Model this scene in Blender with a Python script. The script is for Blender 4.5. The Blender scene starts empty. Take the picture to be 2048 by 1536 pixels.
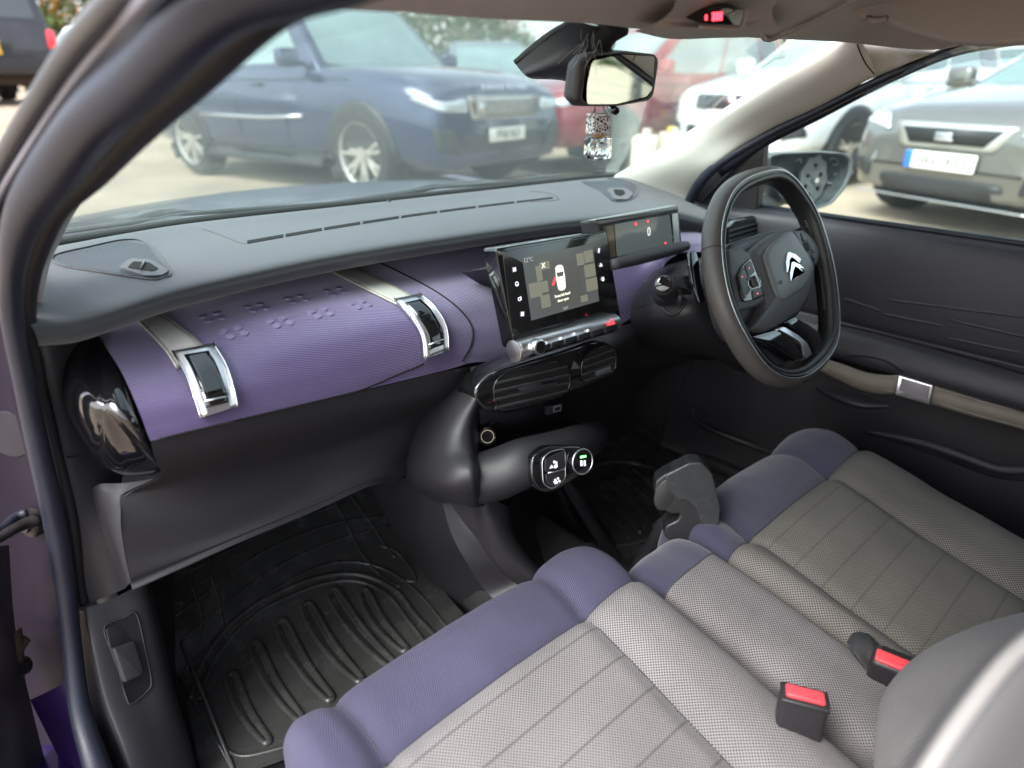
SUN_AZ, SUN_STR, SKY_STR, EXPO = 268, 1.15, .15, 1.95
import bpy, bmesh, math, random
from mathutils import Vector, Matrix
from mathutils.bvhtree import BVHTree
from mathutils import noise as mnoise
random.seed(7)
V = Vector
SC = bpy.context.scene
COL = SC.collection
# ------------------------------------------------------------------ camera model (used to measure the place from the photo)
F = 1300.; PIT = math.radians(25); YAW = math.radians(41.5); CAM = V((-.70, 0., 1.25))
def ray(px, py):
    u = (px-1024)/F; v = (768-py)/F
    f = math.cos(PIT)+math.sin(PIT)*v; z = -math.sin(PIT)+math.cos(PIT)*v
    return V((f*math.sin(YAW)+u*math.cos(YAW), f*math.cos(YAW)-u*math.sin(YAW), z))
def PX(px, py, x): d = ray(px, py); return CAM+d*((x-CAM.x)/d.x)
def PY(px, py, y): d = ray(px, py); return CAM+d*((y-CAM.y)/d.y)
def PZ(px, py, z): d = ray(px, py); return CAM+d*((z-CAM.z)/d.z)
def PT(px, py, t): return CAM+ray(px, py)*t
class Plane:
    def __init__(s, p, n): s.p = V(p); s.n = V(n).normalized()
    def at(s, q, off=0.):
        d = ray(*q); p = s.p+s.n*off
        return CAM+d*((p-CAM).dot(s.n)/d.dot(s.n))
# ------------------------------------------------------------------ materials
MATS = {}
def nd(nt, t, **kw):
    n = nt.nodes.new(t)
    for k, v in kw.items(): setattr(n, k, v)
    return n
def mat(name, col, rough=.5, metal=0., spec=.5, bump=0., bscale=900., var=0., vscale=6., coat=0., sheen=0., trans=0., ior=1.45, emis=None, estr=0., detail=2., rvar=0.):
    m = bpy.data.materials.new(name); m.use_nodes = True; nt = m.node_tree
    b = nt.nodes['Principled BSDF']; MATS[name] = m
    b.inputs['Base Color'].default_value = (*col, 1); b.inputs['Roughness'].default_value = rough
    b.inputs['Metallic'].default_value = metal; b.inputs['Specular IOR Level'].default_value = spec
    b.inputs['IOR'].default_value = ior
    if coat: b.inputs['Coat Weight'].default_value = coat; b.inputs['Coat Roughness'].default_value = .04
    if sheen: b.inputs['Sheen Weight'].default_value = sheen; b.inputs['Sheen Roughness'].default_value = .5
    if trans: b.inputs['Transmission Weight'].default_value = trans
    if emis: b.inputs['Emission Color'].default_value = (*emis, 1); b.inputs['Emission Strength'].default_value = estr
    tc = nd(nt, 'ShaderNodeTexCoord')
    if bump:
        n = nd(nt, 'ShaderNodeTexNoise'); n.inputs['Scale'].default_value = bscale; n.inputs['Detail'].default_value = detail
        nt.links.new(tc.outputs['Object'], n.inputs['Vector'])
        bp_ = nd(nt, 'ShaderNodeBump'); bp_.inputs['Strength'].default_value = bump; bp_.inputs['Distance'].default_value = .0006
        nt.links.new(n.outputs['Fac'], bp_.inputs['Height']); nt.links.new(bp_.outputs['Normal'], b.inputs['Normal'])
    if var or rvar:
        n2 = nd(nt, 'ShaderNodeTexNoise'); n2.inputs['Scale'].default_value = vscale; n2.inputs['Detail'].default_value = 5
        nt.links.new(tc.outputs['Object'], n2.inputs['Vector'])
        if var:
            mr = nd(nt, 'ShaderNodeMapRange'); mr.inputs[1].default_value = .3; mr.inputs[2].default_value = .7
            mr.inputs[3].default_value = 1-var; mr.inputs[4].default_value = 1+var
            nt.links.new(n2.outputs['Fac'], mr.inputs[0])
            mx = nd(nt, 'ShaderNodeVectorMath', operation='SCALE'); mx.inputs[0].default_value = col
            nt.links.new(mr.outputs[0], mx.inputs['Scale']); nt.links.new(mx.outputs[0], b.inputs['Base Color'])
        if rvar:
            mr = nd(nt, 'ShaderNodeMapRange'); mr.inputs[1].default_value = .3; mr.inputs[2].default_value = .7
            mr.inputs[3].default_value = max(.02, rough-rvar); mr.inputs[4].default_value = rough+rvar
            nt.links.new(n2.outputs['Fac'], mr.inputs[0]); nt.links.new(mr.outputs[0], b.inputs['Roughness'])
    return m
def mnode(nt, op, a, b=None, c=None):
    n = nd(nt, 'ShaderNodeMath', operation=op)
    for i, x in enumerate((a, b, c)):
        if x is None: continue
        if isinstance(x, (int, float)): n.inputs[i].default_value = x
        else: nt.links.new(x, n.inputs[i])
    return n.outputs[0]
def fabric(name, c1, c2, pitch, thr, rough=.9, rot=45, bstr=.6, twill=False, lines=None, sheen=.3):
    """woven seat cloth: a lattice of small dark holes (or a fine diagonal twill) in UV metres"""
    m = mat(name, c1, rough, sheen=sheen); nt = m.node_tree; b = nt.nodes['Principled BSDF']
    uv = nd(nt, 'ShaderNodeUVMap'); mp = nd(nt, 'ShaderNodeMapping'); mp.inputs['Rotation'].default_value[2] = math.radians(rot)
    nt.links.new(uv.outputs[0], mp.inputs[0]); sp = nd(nt, 'ShaderNodeSeparateXYZ'); nt.links.new(mp.outputs[0], sp.inputs[0])
    k = 2*math.pi/pitch
    cx = mnode(nt, 'COSINE', mnode(nt, 'MULTIPLY', sp.outputs[0], k)); cy = mnode(nt, 'COSINE', mnode(nt, 'MULTIPLY', sp.outputs[1], k))
    h = mnode(nt, 'MULTIPLY', mnode(nt, 'ADD', cx, mnode(nt, 'MULTIPLY', cy, .15)), .87) if twill else mnode(nt, 'ADD', cx, cy)
    mr = nd(nt, 'ShaderNodeMapRange'); mr.interpolation_type = 'SMOOTHSTEP'
    mr.inputs[1].default_value = thr-.35; mr.inputs[2].default_value = thr+.35; nt.links.new(h, mr.inputs[0])
    fac = mr.outputs[0]
    tc = nd(nt, 'ShaderNodeTexCoord'); n2 = nd(nt, 'ShaderNodeTexNoise'); n2.inputs['Scale'].default_value = 9; n2.inputs['Detail'].default_value = 6
    nt.links.new(tc.outputs['Object'], n2.inputs['Vector'])
    if lines:
        s2 = nd(nt, 'ShaderNodeSeparateXYZ'); nt.links.new(uv.outputs[0], s2.inputs[0])
        w = mnode(nt, 'PINGPONG', mnode(nt, 'ADD', s2.outputs[1], lines[1]), lines[0]/2)
        ln = nd(nt, 'ShaderNodeMapRange'); ln.inputs[1].default_value = .0008; ln.inputs[2].default_value = .0022
        ln.inputs[3].default_value = 1; ln.inputs[4].default_value = 0; nt.links.new(w, ln.inputs[0])
        fac = mnode(nt, 'MAXIMUM', fac, mnode(nt, 'MULTIPLY', ln.outputs[0], .5))
    mx = nd(nt, 'ShaderNodeMix', data_type='RGBA'); mx.inputs[6].default_value = (*c1, 1); mx.inputs[7].default_value = (*c2, 1)
    nt.links.new(fac, mx.inputs[0])
    mr2 = nd(nt, 'ShaderNodeMapRange'); mr2.inputs[1].default_value = .3; mr2.inputs[2].default_value = .7; mr2.inputs[3].default_value = .88; mr2.inputs[4].default_value = 1.12
    nt.links.new(n2.outputs['Fac'], mr2.inputs[0])
    sc_ = nd(nt, 'ShaderNodeVectorMath', operation='SCALE'); nt.links.new(mx.outputs[2], sc_.inputs[0]); nt.links.new(mr2.outputs[0], sc_.inputs['Scale'])
    nt.links.new(sc_.outputs[0], b.inputs['Base Color'])
    bp_ = nd(nt, 'ShaderNodeBump'); bp_.inputs['Strength'].default_value = bstr; bp_.inputs['Distance'].default_value = .0008; bp_.invert = True
    nt.links.new(fac, bp_.inputs['Height']); nt.links.new(bp_.outputs['Normal'], b.inputs['Normal'])
    return m
pad_m = mat('soft_dash_grain', (.032, .035, .040), .5, bump=.6, bscale=1100, var=.06, rvar=.04, sheen=.25)
blk_m = mat('black_grained_plastic', (.021, .0198, .0225), .40, bump=.5, bscale=1300, var=.12, rvar=.06)
trim_m = mat('charcoal_trim_plastic', (.030, .029, .033), .5, bump=.6, bscale=1200, var=.1, rvar=.06)
dark_m = mat('dark_carpet', (.020, .020, .021), .95, bump=1, bscale=500, var=.3, vscale=40)
hole_m = mat('black_void', (.004, .004, .004), .9)
piano_m = mat('piano_black', (.006, .006, .007), .04, spec=.6, coat=.6, rvar=.02, vscale=30)
silver_m = mat('satin_silver', (.66, .66, .68), .33, metal=1, var=.04, rvar=.05, vscale=40)
chrome_m = mat('chrome', (.8, .8, .82), .08, metal=1)
strap_m = mat('pale_leather_strap', (.36, .35, .32), .6, bump=.6, bscale=700, var=.07, vscale=30)
doorstrap_m = mat('taupe_leather_strap', (.19, .165, .135), .6, bump=.6, bscale=700, var=.08, vscale=30)
rub_m = mat('rubber_seal', (.014, .016, .027), .40, bump=.5, bscale=300, var=.15, rvar=.1, vscale=12)
rubl_m = mat('pale_weathered_rubber', (.075, .07, .072), .6, bump=.5, bscale=400, var=.15, vscale=14)
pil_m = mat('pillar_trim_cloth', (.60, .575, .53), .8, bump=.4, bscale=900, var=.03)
pil2_m = mat('pillar_trim_coarse', (.50, .475, .43), .85, bump=1, bscale=260, var=.05)
head_m = mat('headlining', (.42, .385, .37), .95, bump=.8, bscale=500, var=.05)
headp_m = mat('headlining_plastic', (.34, .31, .30), .7, bump=.4, bscale=900, var=.05)
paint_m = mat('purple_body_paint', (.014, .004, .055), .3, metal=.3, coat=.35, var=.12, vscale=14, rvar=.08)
paintd_m = mat('shaded_grimy_paint', (.0075, .0038, .012), .55, spec=.25, coat=.04, var=.15, vscale=22, rvar=.12)  # grimy body paint in a darker copy, shade put into its colour
navy_m = mat('dark_pillar_paint', (.010, .011, .028), .45, coat=.15, var=.1)
mat_m = mat('rubber_mat', (.034, .034, .033), .24, bump=.7, bscale=500, var=.18, vscale=18, rvar=.14)
white_m = mat('white_print', (.8, .8, .8), .5)
lea_m = mat('rim_leather', (.070, .064, .06), .36, bump=.8, bscale=650, var=.15, rvar=.08, vscale=14)
leab_m = mat('black_leather', (.016, .016, .016), .35, bump=.9, bscale=500, var=.15, rvar=.08)
bag_m = mat('airbag_cover', (.068, .068, .072), .5, bump=.5, bscale=1000, var=.05)
bagl_m = mat('airbag_cover_smooth', (.12, .125, .125), .42, bump=.2, bscale=1500, var=.04)  # lighter base colour imitates the sheen on the pad face
red_m = mat('red_buckle_plastic', (.66, .06, .075), .35, bump=.2, var=.06, vscale=40)
lamp_r = mat('red_lamp', (.5, .02, .03), .5, emis=(1, .04, .06), estr=.7)
led_r = mat('red_led', (.5, .02, .03), .5, emis=(1, .03, .05), estr=2)
led_g = mat('green_led', (.1, .6, .1), .5, emis=(.1, 1, .15), estr=2.5)
icon_m = mat('lit_icon', (.5, .5, .5), .5, emis=(.9, .86, 1), estr=.25)
icond_m = mat('dim_icon', (.2, .2, .2), .5, emis=(.6, .62, .7), estr=.10)
scr_m = mat('screen_glass', (.012, .012, .013), .12, spec=.6, coat=.5)
lcd_m = mat('lcd_lit', (.03, .033, .034), .2, emis=(.34, .36, .36), estr=.07, coat=.4)
lcdb_m = mat('lcd_button', (.05, .05, .045), .25, emis=(.55, .55, .42), estr=.10, coat=.4)
lcdp_m = mat('lcd_popup', (.02, .02, .02), .2, emis=(.25, .26, .24), estr=.10, coat=.4)
lcdy_m = mat('lcd_cream', (.3, .3, .25), .3, emis=(.9, .88, .7), estr=.35)
clus_m = mat('cluster_lcd', (.06, .066, .066), .14, spec=.6, coat=.6, emis=(.2, .24, .24), estr=.08)
seatside_m = mat('seat_side_cloth', (.05, .05, .056), .85, bump=.7, bscale=900, var=.08)
shoulder_m = mat('smooth_grey_cloth', (.085, .083, .086), .7, bump=.5, bscale=700, var=.04)
pur_f = fabric('purple_twill', (.060, .057, .102), (.028, .026, .054), .0026, .25, rot=25, bstr=.7, twill=True, sheen=.04)
mesh_f = fabric('grey_mesh_cloth', (.215, .203, .202), (.022, .020, .021), .0031, .45, rot=45, bstr=1., sheen=.04)
mesh2_f = fabric('taupe_mesh_cloth', (.165, .153, .14), (.028, .026, .024), .0033, .5, rot=45, bstr=.9, sheen=.04)
cen_f = fabric('grey_mesh_stitched', (.215, .203, .202), (.03, .028, .028), .0031, .5, rot=45, bstr=1., lines=(.05, .0), sheen=.04)
cen2_f = fabric('taupe_mesh_stitched', (.158, .147, .131), (.06, .055, .048), .0038, .55, rot=45, bstr=.8, lines=(.045, .01), sheen=.04)
fascia_m = fabric('purple_textured_fascia', (.074, .047, .140), (.050, .032, .100), .0040, .3, rough=.42, rot=62, bstr=.6, twill=True, sheen=.6)
b = fascia_m.node_tree.nodes['Principled BSDF']; b.inputs['Metallic'].default_value = .2; b.inputs['Specular IOR Level'].default_value = .9; b.inputs['Sheen Roughness'].default_value = .5; b.inputs['Sheen Tint'].default_value = (.9, .85, 1, 1)
grille_m = fabric('speaker_grille', (.07, .075, .09), (.004, .004, .005), .0052, .0, rough=.45, rot=45, bstr=.8, sheen=0)
def glassmat(name, tint, refl, haze=0.):
    m = bpy.data.materials.new(name); m.use_nodes = True; nt = m.node_tree; nt.nodes.clear()
    o = nd(nt, 'ShaderNodeOutputMaterial'); t = nd(nt, 'ShaderNodeBsdfTransparent'); t.inputs[0].default_value = (*tint, 1)
    g = nd(nt, 'ShaderNodeBsdfGlossy'); g.inputs['Roughness'].default_value = .02
    lw = nd(nt, 'ShaderNodeFresnel'); lw.inputs[0].default_value = 1.3
    mx = nd(nt, 'ShaderNodeMixShader'); nt.links.new(mnode(nt, 'MULTIPLY', lw.outputs[0], refl), mx.inputs[0])
    nt.links.new(t.outputs[0], mx.inputs[1]); nt.links.new(g.outputs[0], mx.inputs[2]); out = mx.outputs[0]
    if haze:   # translucent mix washes the view pale, imitating milky reflections
        d = nd(nt, 'ShaderNodeBsdfTranslucent'); d.inputs[0].default_value = (.75, .85, .82, 1)
        m2 = nd(nt, 'ShaderNodeMixShader'); nz = nd(nt, 'ShaderNodeTexNoise'); nz.inputs['Scale'].default_value = 9
        mr = nd(nt, 'ShaderNodeMapRange'); mr.inputs[3].default_value = haze*.7; mr.inputs[4].default_value = haze*1.3
        nt.links.new(nz.outputs['Fac'], mr.inputs[0]); nt.links.new(mr.outputs[0], m2.inputs[0])
        nt.links.new(out, m2.inputs[1]); nt.links.new(d.outputs[0], m2.inputs[2]); out = m2.outputs[0]
    nt.links.new(out, o.inputs[0]); return m
glass_m = glassmat('windscreen_glass', (.90, .97, .95), .40, .024)
sideglass_m = glassmat('door_glass', (.88, .95, .93), .40, .015)
clear_m = mat('clear_bottle_glass', (.97, 1, .99), .02, trans=1, ior=1.5)
# ------------------------------------------------------------------ object helpers
ORG = {}
def thing(name, label, cat, loc=(0, 0, 0), rot=0., group=None):
    o = bpy.data.objects.new(name, None); COL.objects.link(o); o.location = loc; o.rotation_euler = (0, 0, rot)
    o.empty_display_size = .1
    o['label'] = label; o['category'] = cat
    if group: o['group'] = group
    ORG[o.name] = V(loc); return o
def tag(o, label, cat, group=None, kind=None):
    if label: o['label'] = label
    if cat: o['category'] = cat
    if group: o['group'] = group
    if kind: o['kind'] = kind
    return o
def mk(name, vs, fs, m, parent=None, smooth=True, uvs=None, local=False, auto=None):
    org = V((0, 0, 0)) if (local or parent is None) else ORG[parent.name]
    me = bpy.data.meshes.new(name); me.from_pydata([tuple(V(v)-org) for v in vs], [], fs)
    ms = m if isinstance(m, (list, tuple)) else [m]
    for x in ms: me.materials.append(x)
    if uvs:
        l = me.uv_layers.new(name='UVMap')
        for lp in me.loops: l.data[lp.index].uv = uvs[lp.vertex_index]
    me.validate(); me.update()
    if smooth: me.polygons.foreach_set('use_smooth', [True]*len(me.polygons))
    o = bpy.data.objects.new(name, me); COL.objects.link(o)
    if parent: o.parent = parent
    ORG[o.name] = org if parent else V((0, 0, 0))
    return o
def auto_smooth(o, ang=35):
    me = o.data; bm = bmesh.new(); bm.from_mesh(me)
    for e in bm.edges: e.smooth = not (len(e.link_faces) == 2 and e.calc_face_angle(0) > math.radians(ang))
    bm.to_mesh(me); bm.free(); return o
def solid(o, t, off=-1):
    md = o.modifiers.new('s', 'SOLIDIFY'); md.thickness = t; md.offset = off; return o
def cr(p0, p1, p2, p3, t):
    return .5*((2*p1)+(p2-p0)*t+(2*p0-5*p1+4*p2-p3)*t*t+(3*p1-p0-3*p2+p3)*t*t*t)
def spline(pts, n=6, closed=False):
    pts = [V(p) for p in pts]; k = len(pts); out = []
    if k == 2: return [pts[0].lerp(pts[1], i/n) for i in range(n+1)]
    rng = k if closed else k-1
    for i in range(rng):
        if closed: a, b_, c, d = pts[i-1], pts[i], pts[(i+1) % k], pts[(i+2) % k]
        else:
            b_, c = pts[i], pts[i+1]; a = pts[i-1] if i > 0 else b_*2-c; d = pts[i+2] if i+2 < k else c*2-b_
        if (b_-c).length < 1e-7: continue
        for j in range(n): out.append(cr(a, b_, c, d, j/n))
    if not closed: out.append(pts[-1].copy())
    return out
class Acc:
    def __init__(s): s.v = []; s.f = []; s.uv = []; s.mi = []
    def add(s, vs, fs, uvs=None, mi=0):
        k = len(s.v); s.v += [V(p) for p in vs]; s.f += [tuple(i+k for i in f) for f in fs]
        s.uv += uvs if uvs else [(p[0], p[1]) for p in vs]; s.mi += [mi]*len(fs)
    def make(s, name, m, parent=None, smooth=True, local=False, ang=None):
        o = mk(name, s.v, s.f, m, parent, smooth, s.uv, local)
        if isinstance(m, (list, tuple)) and len(o.data.polygons) == len(s.mi): o.data.polygons.foreach_set('material_index', s.mi)
        if ang: auto_smooth(o, ang)
        return o
def gridf(rows, closed_u=False):
    R = len(rows); Cn = len(rows[0]); fs = []
    for i in range(R-1):
        for j in range(Cn if closed_u else Cn-1):
            j2 = (j+1) % Cn; fs.append((i*Cn+j, i*Cn+j2, (i+1)*Cn+j2, (i+1)*Cn+j))
    return fs
def griduv(rows):
    R = len(rows); Cn = len(rows[0]); mid = Cn//2; uv = []; vs = 0
    for i in range(R):
        if i: vs += (rows[i][mid]-rows[i-1][mid]).length
        u = [0.]
        for j in range(1, Cn): u.append(u[-1]+(rows[i][j]-rows[i][j-1]).length)
        c = u[mid]; uv += [(a-c, vs) for a in u]
    return uv
def surf(name, rows, m, parent=None, nu=6, nv=6, thick=0, acc=None, linu=False):
    rr = [spline(r, nu) for r in rows]; n = min(len(r) for r in rr); rr = [r[:n] for r in rr]
    cols = [spline([r[j] for r in rr], nv) for j in range(n)]; L = min(len(c) for c in cols)
    g = [[cols[j][i] for j in range(n)] for i in range(L)]
    vs = [p for r in g for p in r]
    if acc is not None: acc.add(vs, gridf(g), griduv(g)); return g
    o = mk(name, vs, gridf(g), m, parent, True, griduv(g))
    if thick: solid(o, thick, 0)
    o['_g'] = 0; del o['_g']
    return o
def tube_geo(path, r, seg=10, n=5, closed=False, flat=1., up=None, caps=True):
    pts = spline(path, n, closed) if n > 1 else [V(p) for p in path]
    k = len(pts); rs = r if isinstance(r, (list, tuple)) else None; vs = []; prev = None
    for i, p in enumerate(pts):
        if closed: t = (pts[(i+1) % k]-pts[i-1]).normalized()
        else: t = (pts[min(i+1, k-1)]-pts[max(i-1, 0)]).normalized()
        u = V(up) if up is not None else (prev if prev else (V((0, 0, 1)) if abs(t.z) < .9 else V((1, 0, 0))))
        s = t.cross(u).normalized(); u2 = s.cross(t).normalized()
        if up is None: prev = u2
        if rs:
            q = i/(k-1)*(len(rs)-1); a = int(min(q, len(rs)-2)); rad = rs[a]+(rs[a+1]-rs[a])*(q-a)
        else: rad = r
        for j in range(seg):
            an = 2*math.pi*j/seg; vs.append(p+s*math.cos(an)*rad+u2*math.sin(an)*rad*flat)
    fs = []
    for i in range(k if closed else k-1):
        i2 = (i+1) % k
        for j in range(seg): fs.append((i*seg+j, i*seg+(j+1) % seg, i2*seg+(j+1) % seg, i2*seg+j))
    if not closed and caps: fs.append(tuple(range(seg))[::-1]); fs.append(tuple((k-1)*seg+j for j in range(seg)))
    return vs, fs
def tube(name, path, r, m, parent=None, acc=None, **kw):
    vs, fs = tube_geo(path, r, **kw)
    if acc is not None: acc.add(vs, fs); return
    return mk(name, vs, fs, m, parent)
def rnd_poly(pts, rad, n=4):
    """round the corners of a polygon of vectors"""
    out = []; k = len(pts)
    for i in range(k):
        a, b_, c = V(pts[i-1]), V(pts[i]), V(pts[(i+1) % k]); r1 = min(rad, (a-b_).length*.45); r2 = min(rad, (c-b_).length*.45)
        p = b_+(a-b_).normalized()*r1; q = b_+(c-b_).normalized()*r2
        for j in range(n+1):
            t = j/n; out.append((1-t)**2*p+2*t*(1-t)*b_+t*t*q)
    return out
def prism_geo(pts, nrm, depth, bev=.0, front=0.):
    """outline pts (3D, about planar); front face at +front along nrm, body goes back by depth; bevelled front edge"""
    nrm = V(nrm).normalized(); k = len(pts); pts = [V(p) for p in pts]; c = sum(pts, V())/k
    area = sum(((pts[i]-c).cross(pts[(i+1) % k]-c)).dot(nrm) for i in range(k))
    if area < 0: pts = pts[::-1]
    def inset(d):
        out = []
        for i in range(k):
            t = (pts[(i+1) % k]-pts[i-1]).normalized(); s = nrm.cross(t); out.append(pts[i]+s*d)
        return out
    rings = []
    base = [p+nrm*(front-depth) for p in pts]; rings.append(base)
    if bev:
        rings.append([p+nrm*(front-bev) for p in pts])
        for a in (30, 60, 90):
            rings.append([p+nrm*(front-bev*(1-math.sin(math.radians(a)))) for p in inset(bev*(1-math.cos(math.radians(a))))])
    else: rings.append([p+nrm*front for p in pts])
    vs = [p for r in rings for p in r]; fs = []
    for i in range(len(rings)-1):
        for j in range(k): fs.append((i*k+j, i*k+(j+1) % k, (i+1)*k+(j+1) % k, (i+1)*k+j))
    L = (len(rings)-1)*k; fs.append(tuple(L+j for j in range(k))); fs.append(tuple(range(k))[::-1])
    return vs, fs
def prism(name, pts, nrm, depth, m, parent=None, bev=.0, front=0., rad=0., acc=None, rn=4, mi=0):
    if rad: pts = rnd_poly(pts, rad, rn)
    vs, fs = prism_geo(pts, nrm, depth, bev, front)
    if acc is not None: acc.add(vs, fs, None, mi); return
    return auto_smooth(mk(name, vs, fs, m, parent), 40)
def pp(pl, q, off=0.): return [pl.at(p, off) for p in q]
def box_geo(c, s, bev=.0, R=None):
    bm = bmesh.new(); bmesh.ops.create_cube(bm, size=1)
    for v in bm.verts: v.co = V((v.co.x*s[0], v.co.y*s[1], v.co.z*s[2]))
    if bev: bmesh.ops.bevel(bm, geom=bm.edges[:]+bm.verts[:], offset=bev, segments=3, affect='EDGES', profile=.5)
    vs = [v.co.copy() for v in bm.verts]; bm.verts.index_update(); fs = [tuple(v.index for v in f.verts) for f in bm.faces]; bm.free()
    if R: vs = [R @ v for v in vs]
    return [v+V(c) for v in vs], fs
def box(name, c, s, m, parent=None, bev=.0, R=None, acc=None, local=False, mi=0):
    vs, fs = box_geo(c, s, bev, R)
    if acc is not None: acc.add(vs, fs, None, mi); return
    return auto_smooth(mk(name, vs, fs, m, parent, local=local), 40)
def cyl_geo(p0, p1, r0, r1=None, seg=24, bev=0.):
    r1 = r0 if r1 is None else r1; p0, p1 = V(p0), V(p1); t = (p1-p0).normalized()
    s = t.cross(V((0, 0, 1)) if abs(t.z) < .9 else V((1, 0, 0))).normalized(); u = s.cross(t)
    prof = [(0, r0)] + ([(1, r1)] if not bev else []); L = (p1-p0).length
    if bev: prof = [(0, r0-bev), (bev*.3/L, r0-bev*.3), (bev/L, r0), (1-bev/L, r1), (1-bev*.3/L, r1-bev*.3), (1, r1-bev)]
    vs = []; fs = []
    for a, r in prof:
        for j in range(seg): an = 2*math.pi*j/seg; vs.append(p0+t*(L*a)+s*math.cos(an)*r+u*math.sin(an)*r)
    k = len(prof)
    for i in range(k-1):
        for j in range(seg): fs.append((i*seg+j, i*seg+(j+1) % seg, (i+1)*seg+(j+1) % seg, (i+1)*seg+j))
    fs.append(tuple(range(seg))[::-1]); fs.append(tuple((k-1)*seg+j for j in range(seg))); return vs, fs
def cyl(name, p0, p1, r0, m, parent=None, r1=None, seg=24, bev=0., acc=None, local=False, mi=0):
    vs, fs = cyl_geo(p0, p1, r0, r1, seg, bev)
    if acc is not None: acc.add(vs, fs, None, mi); return
    return auto_smooth(mk(name, vs, fs, m, parent, local=local), 40)
def bvh(*objs):
    vs = []; fs = []
    for o in objs:
        k = len(vs); org = ORG[o.name]; vs += [v.co+org for v in o.data.vertices]; fs += [tuple(i+k for i in p.vertices) for p in o.data.polygons]
    return BVHTree.FromPolygons(vs, fs)
def hit(tree, px, py, off=0., fb=None):
    d = ray(px, py).normalized(); l, n, i, dist = tree.ray_cast(CAM, d)
    if l is None:
        if fb is not None: return fb, V((0, 0, 1))
        l, n, i, dist = tree.find_nearest(CAM+d*.9)
    if n.dot(d) > 0: n = -n
    return l+n*off, n
def text_geo(s, size, origin, ux, uy, extr=.0003, align='CENTER', sx=1.):
    cu = bpy.data.curves.new('t', 'FONT'); cu.body = s; cu.size = size; cu.extrude = extr; cu.align_x = align; cu.align_y = 'CENTER'; cu.resolution_u = 3
    o = bpy.data.objects.new('t', cu); COL.objects.link(o); dg = bpy.context.evaluated_depsgraph_get()
    me = bpy.data.meshes.new_from_object(o.evaluated_get(dg)); bpy.data.objects.remove(o); bpy.data.curves.remove(cu)
    ux, uy = V(ux).normalized(), V(uy).normalized(); uz = ux.cross(uy); O = V(origin)
    vs = [O+ux*v.co.x*sx+uy*v.co.y+uz*v.co.z for v in me.vertices]; fs = [tuple(p.vertices) for p in me.polygons]; bpy.data.meshes.remove(me)
    return vs, fs
# ================================================================== DASHBOARD
dash = thing('dashboard', 'wide dashboard with black padded top and purple textured fascia', 'dashboard', (0, .85, .9))
# --- padded top
padrows = []
wb = [(60, 500), (115, 492), (250, 467), (400, 444), (680, 413), (950, 383), (1240, 354), (1330, 372), (1385, 398), (1420, 420)]
wy = [1.02, 1.05, 1.10, 1.13, 1.13, 1.11, 1.05, .98, .92, .88]
re_ = [(60, 640), (150, 632), (290, 588), (410, 556), (640, 508), (860, 473), (1090, 441), (1240, 427), (1330, 418), (1425, 440)]
ry = [.79, .80, .823, .840, .858, .862, .85, .82, .80, .76]
A = [PY(*p, y) for p, y in zip(wb, wy)]; Bq = [PY(*p, y) for p, y in zip(re_, ry)]
lift = lambda p, dz, dy=0.: V((p.x, p.y+dy, p.z+dz))
pad = surf('dash_pad', [[lift(a, -.03, .02) for a in A], A, [a.lerp(b_, .33)+V((0, 0, .004)) for a, b_ in zip(A, Bq)], [a.lerp(b_, .7)+V((0, 0, .005)) for a, b_ in zip(A, Bq)],
      Bq, [lift(b_, -.010, -.010) for b_ in Bq], [lift(b_, -.020, -.008) for b_ in Bq], [lift(b_, -.030, .006) for b_ in Bq], [lift(b_, -.033, .04) for b_ in Bq], [lift(b_, -.036, .12) for b_ in Bq]], pad_m, dash, nu=6, nv=5)
padT = bvh(pad)
def on(tree, q, off=0., sub=1):
    out = []
    pts = q
    for p in pts: out.append(hit(tree, p[0], p[1], off)[0])
    return out
def px_sp(q, n=5, closed=False): return [(p.x, p.y) for p in spline([V((a, b_, 0)) for a, b_ in q], n, closed)]
def seam(name, q, r, m, parent, tree, acc=None, n=5, closed=False, off=0.):
    pts = [hit(tree, *p, off)[0] for p in px_sp(q, n, closed)]
    return tube(name, pts, r, m, parent, acc=acc, n=1, seg=6, closed=closed)
def decal(name, q, m, parent, tree, off=.0012, thick=.002, rad=0, acc=None, inner=5):
    """thin cap following a curved surface inside a pixel outline: fan of rings"""
    if rad:
        q = [(p.x, p.y) for p in rnd_poly([V((a, b_, 0)) for a, b_ in q], rad, 4)]
    cx = sum(p[0] for p in q)/len(q); cy = sum(p[1] for p in q)/len(q); rings = []
    for k in range(inner):
        s = 1-k/inner; rings.append([hit(tree, cx+(p[0]-cx)*s, cy+(p[1]-cy)*s, off)[0] for p in q])
    c = hit(tree, cx, cy, off)[0]; n = hit(tree, cx, cy)[1]; K = len(q)
    low = [p-n*thick for p in rings[0]]
    vs = low+[p for r in rings for p in r]+[c]; fs = []
    for i in range(inner):
        for j in range(K): fs.append((i*K+j, i*K+(j+1) % K, (i+1)*K+(j+1) % K, (i+1)*K+j))
    for j in range(K): fs.append((inner*K+j, inner*K+(j+1) % K, len(vs)-1))
    # uv in metres on the tangent plane
    ux = n.cross(V((0, 1, 0))).normalized(); uy = n.cross(ux); uv = [((p-c).dot(ux), (p-c).dot(uy)) for p in vs]
    if acc is not None: acc.add(vs, fs, uv); return
    o = mk(name, vs, fs, m, parent, True, uv); auto_smooth(o, 50); return o
gl = decal('speaker_grille', [(110, 512), (250, 482), (292, 490), (338, 545), (300, 558), (120, 530)], grille_m, dash, padT, .001, .003, 8)
seam('grille_rim', [(108, 512), (180, 494), (252, 480), (295, 489), (341, 545), (326, 556), (300, 560), (205, 546), (120, 531)], .0012, pad_m, gl, padT, closed=True, off=.001)
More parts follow.
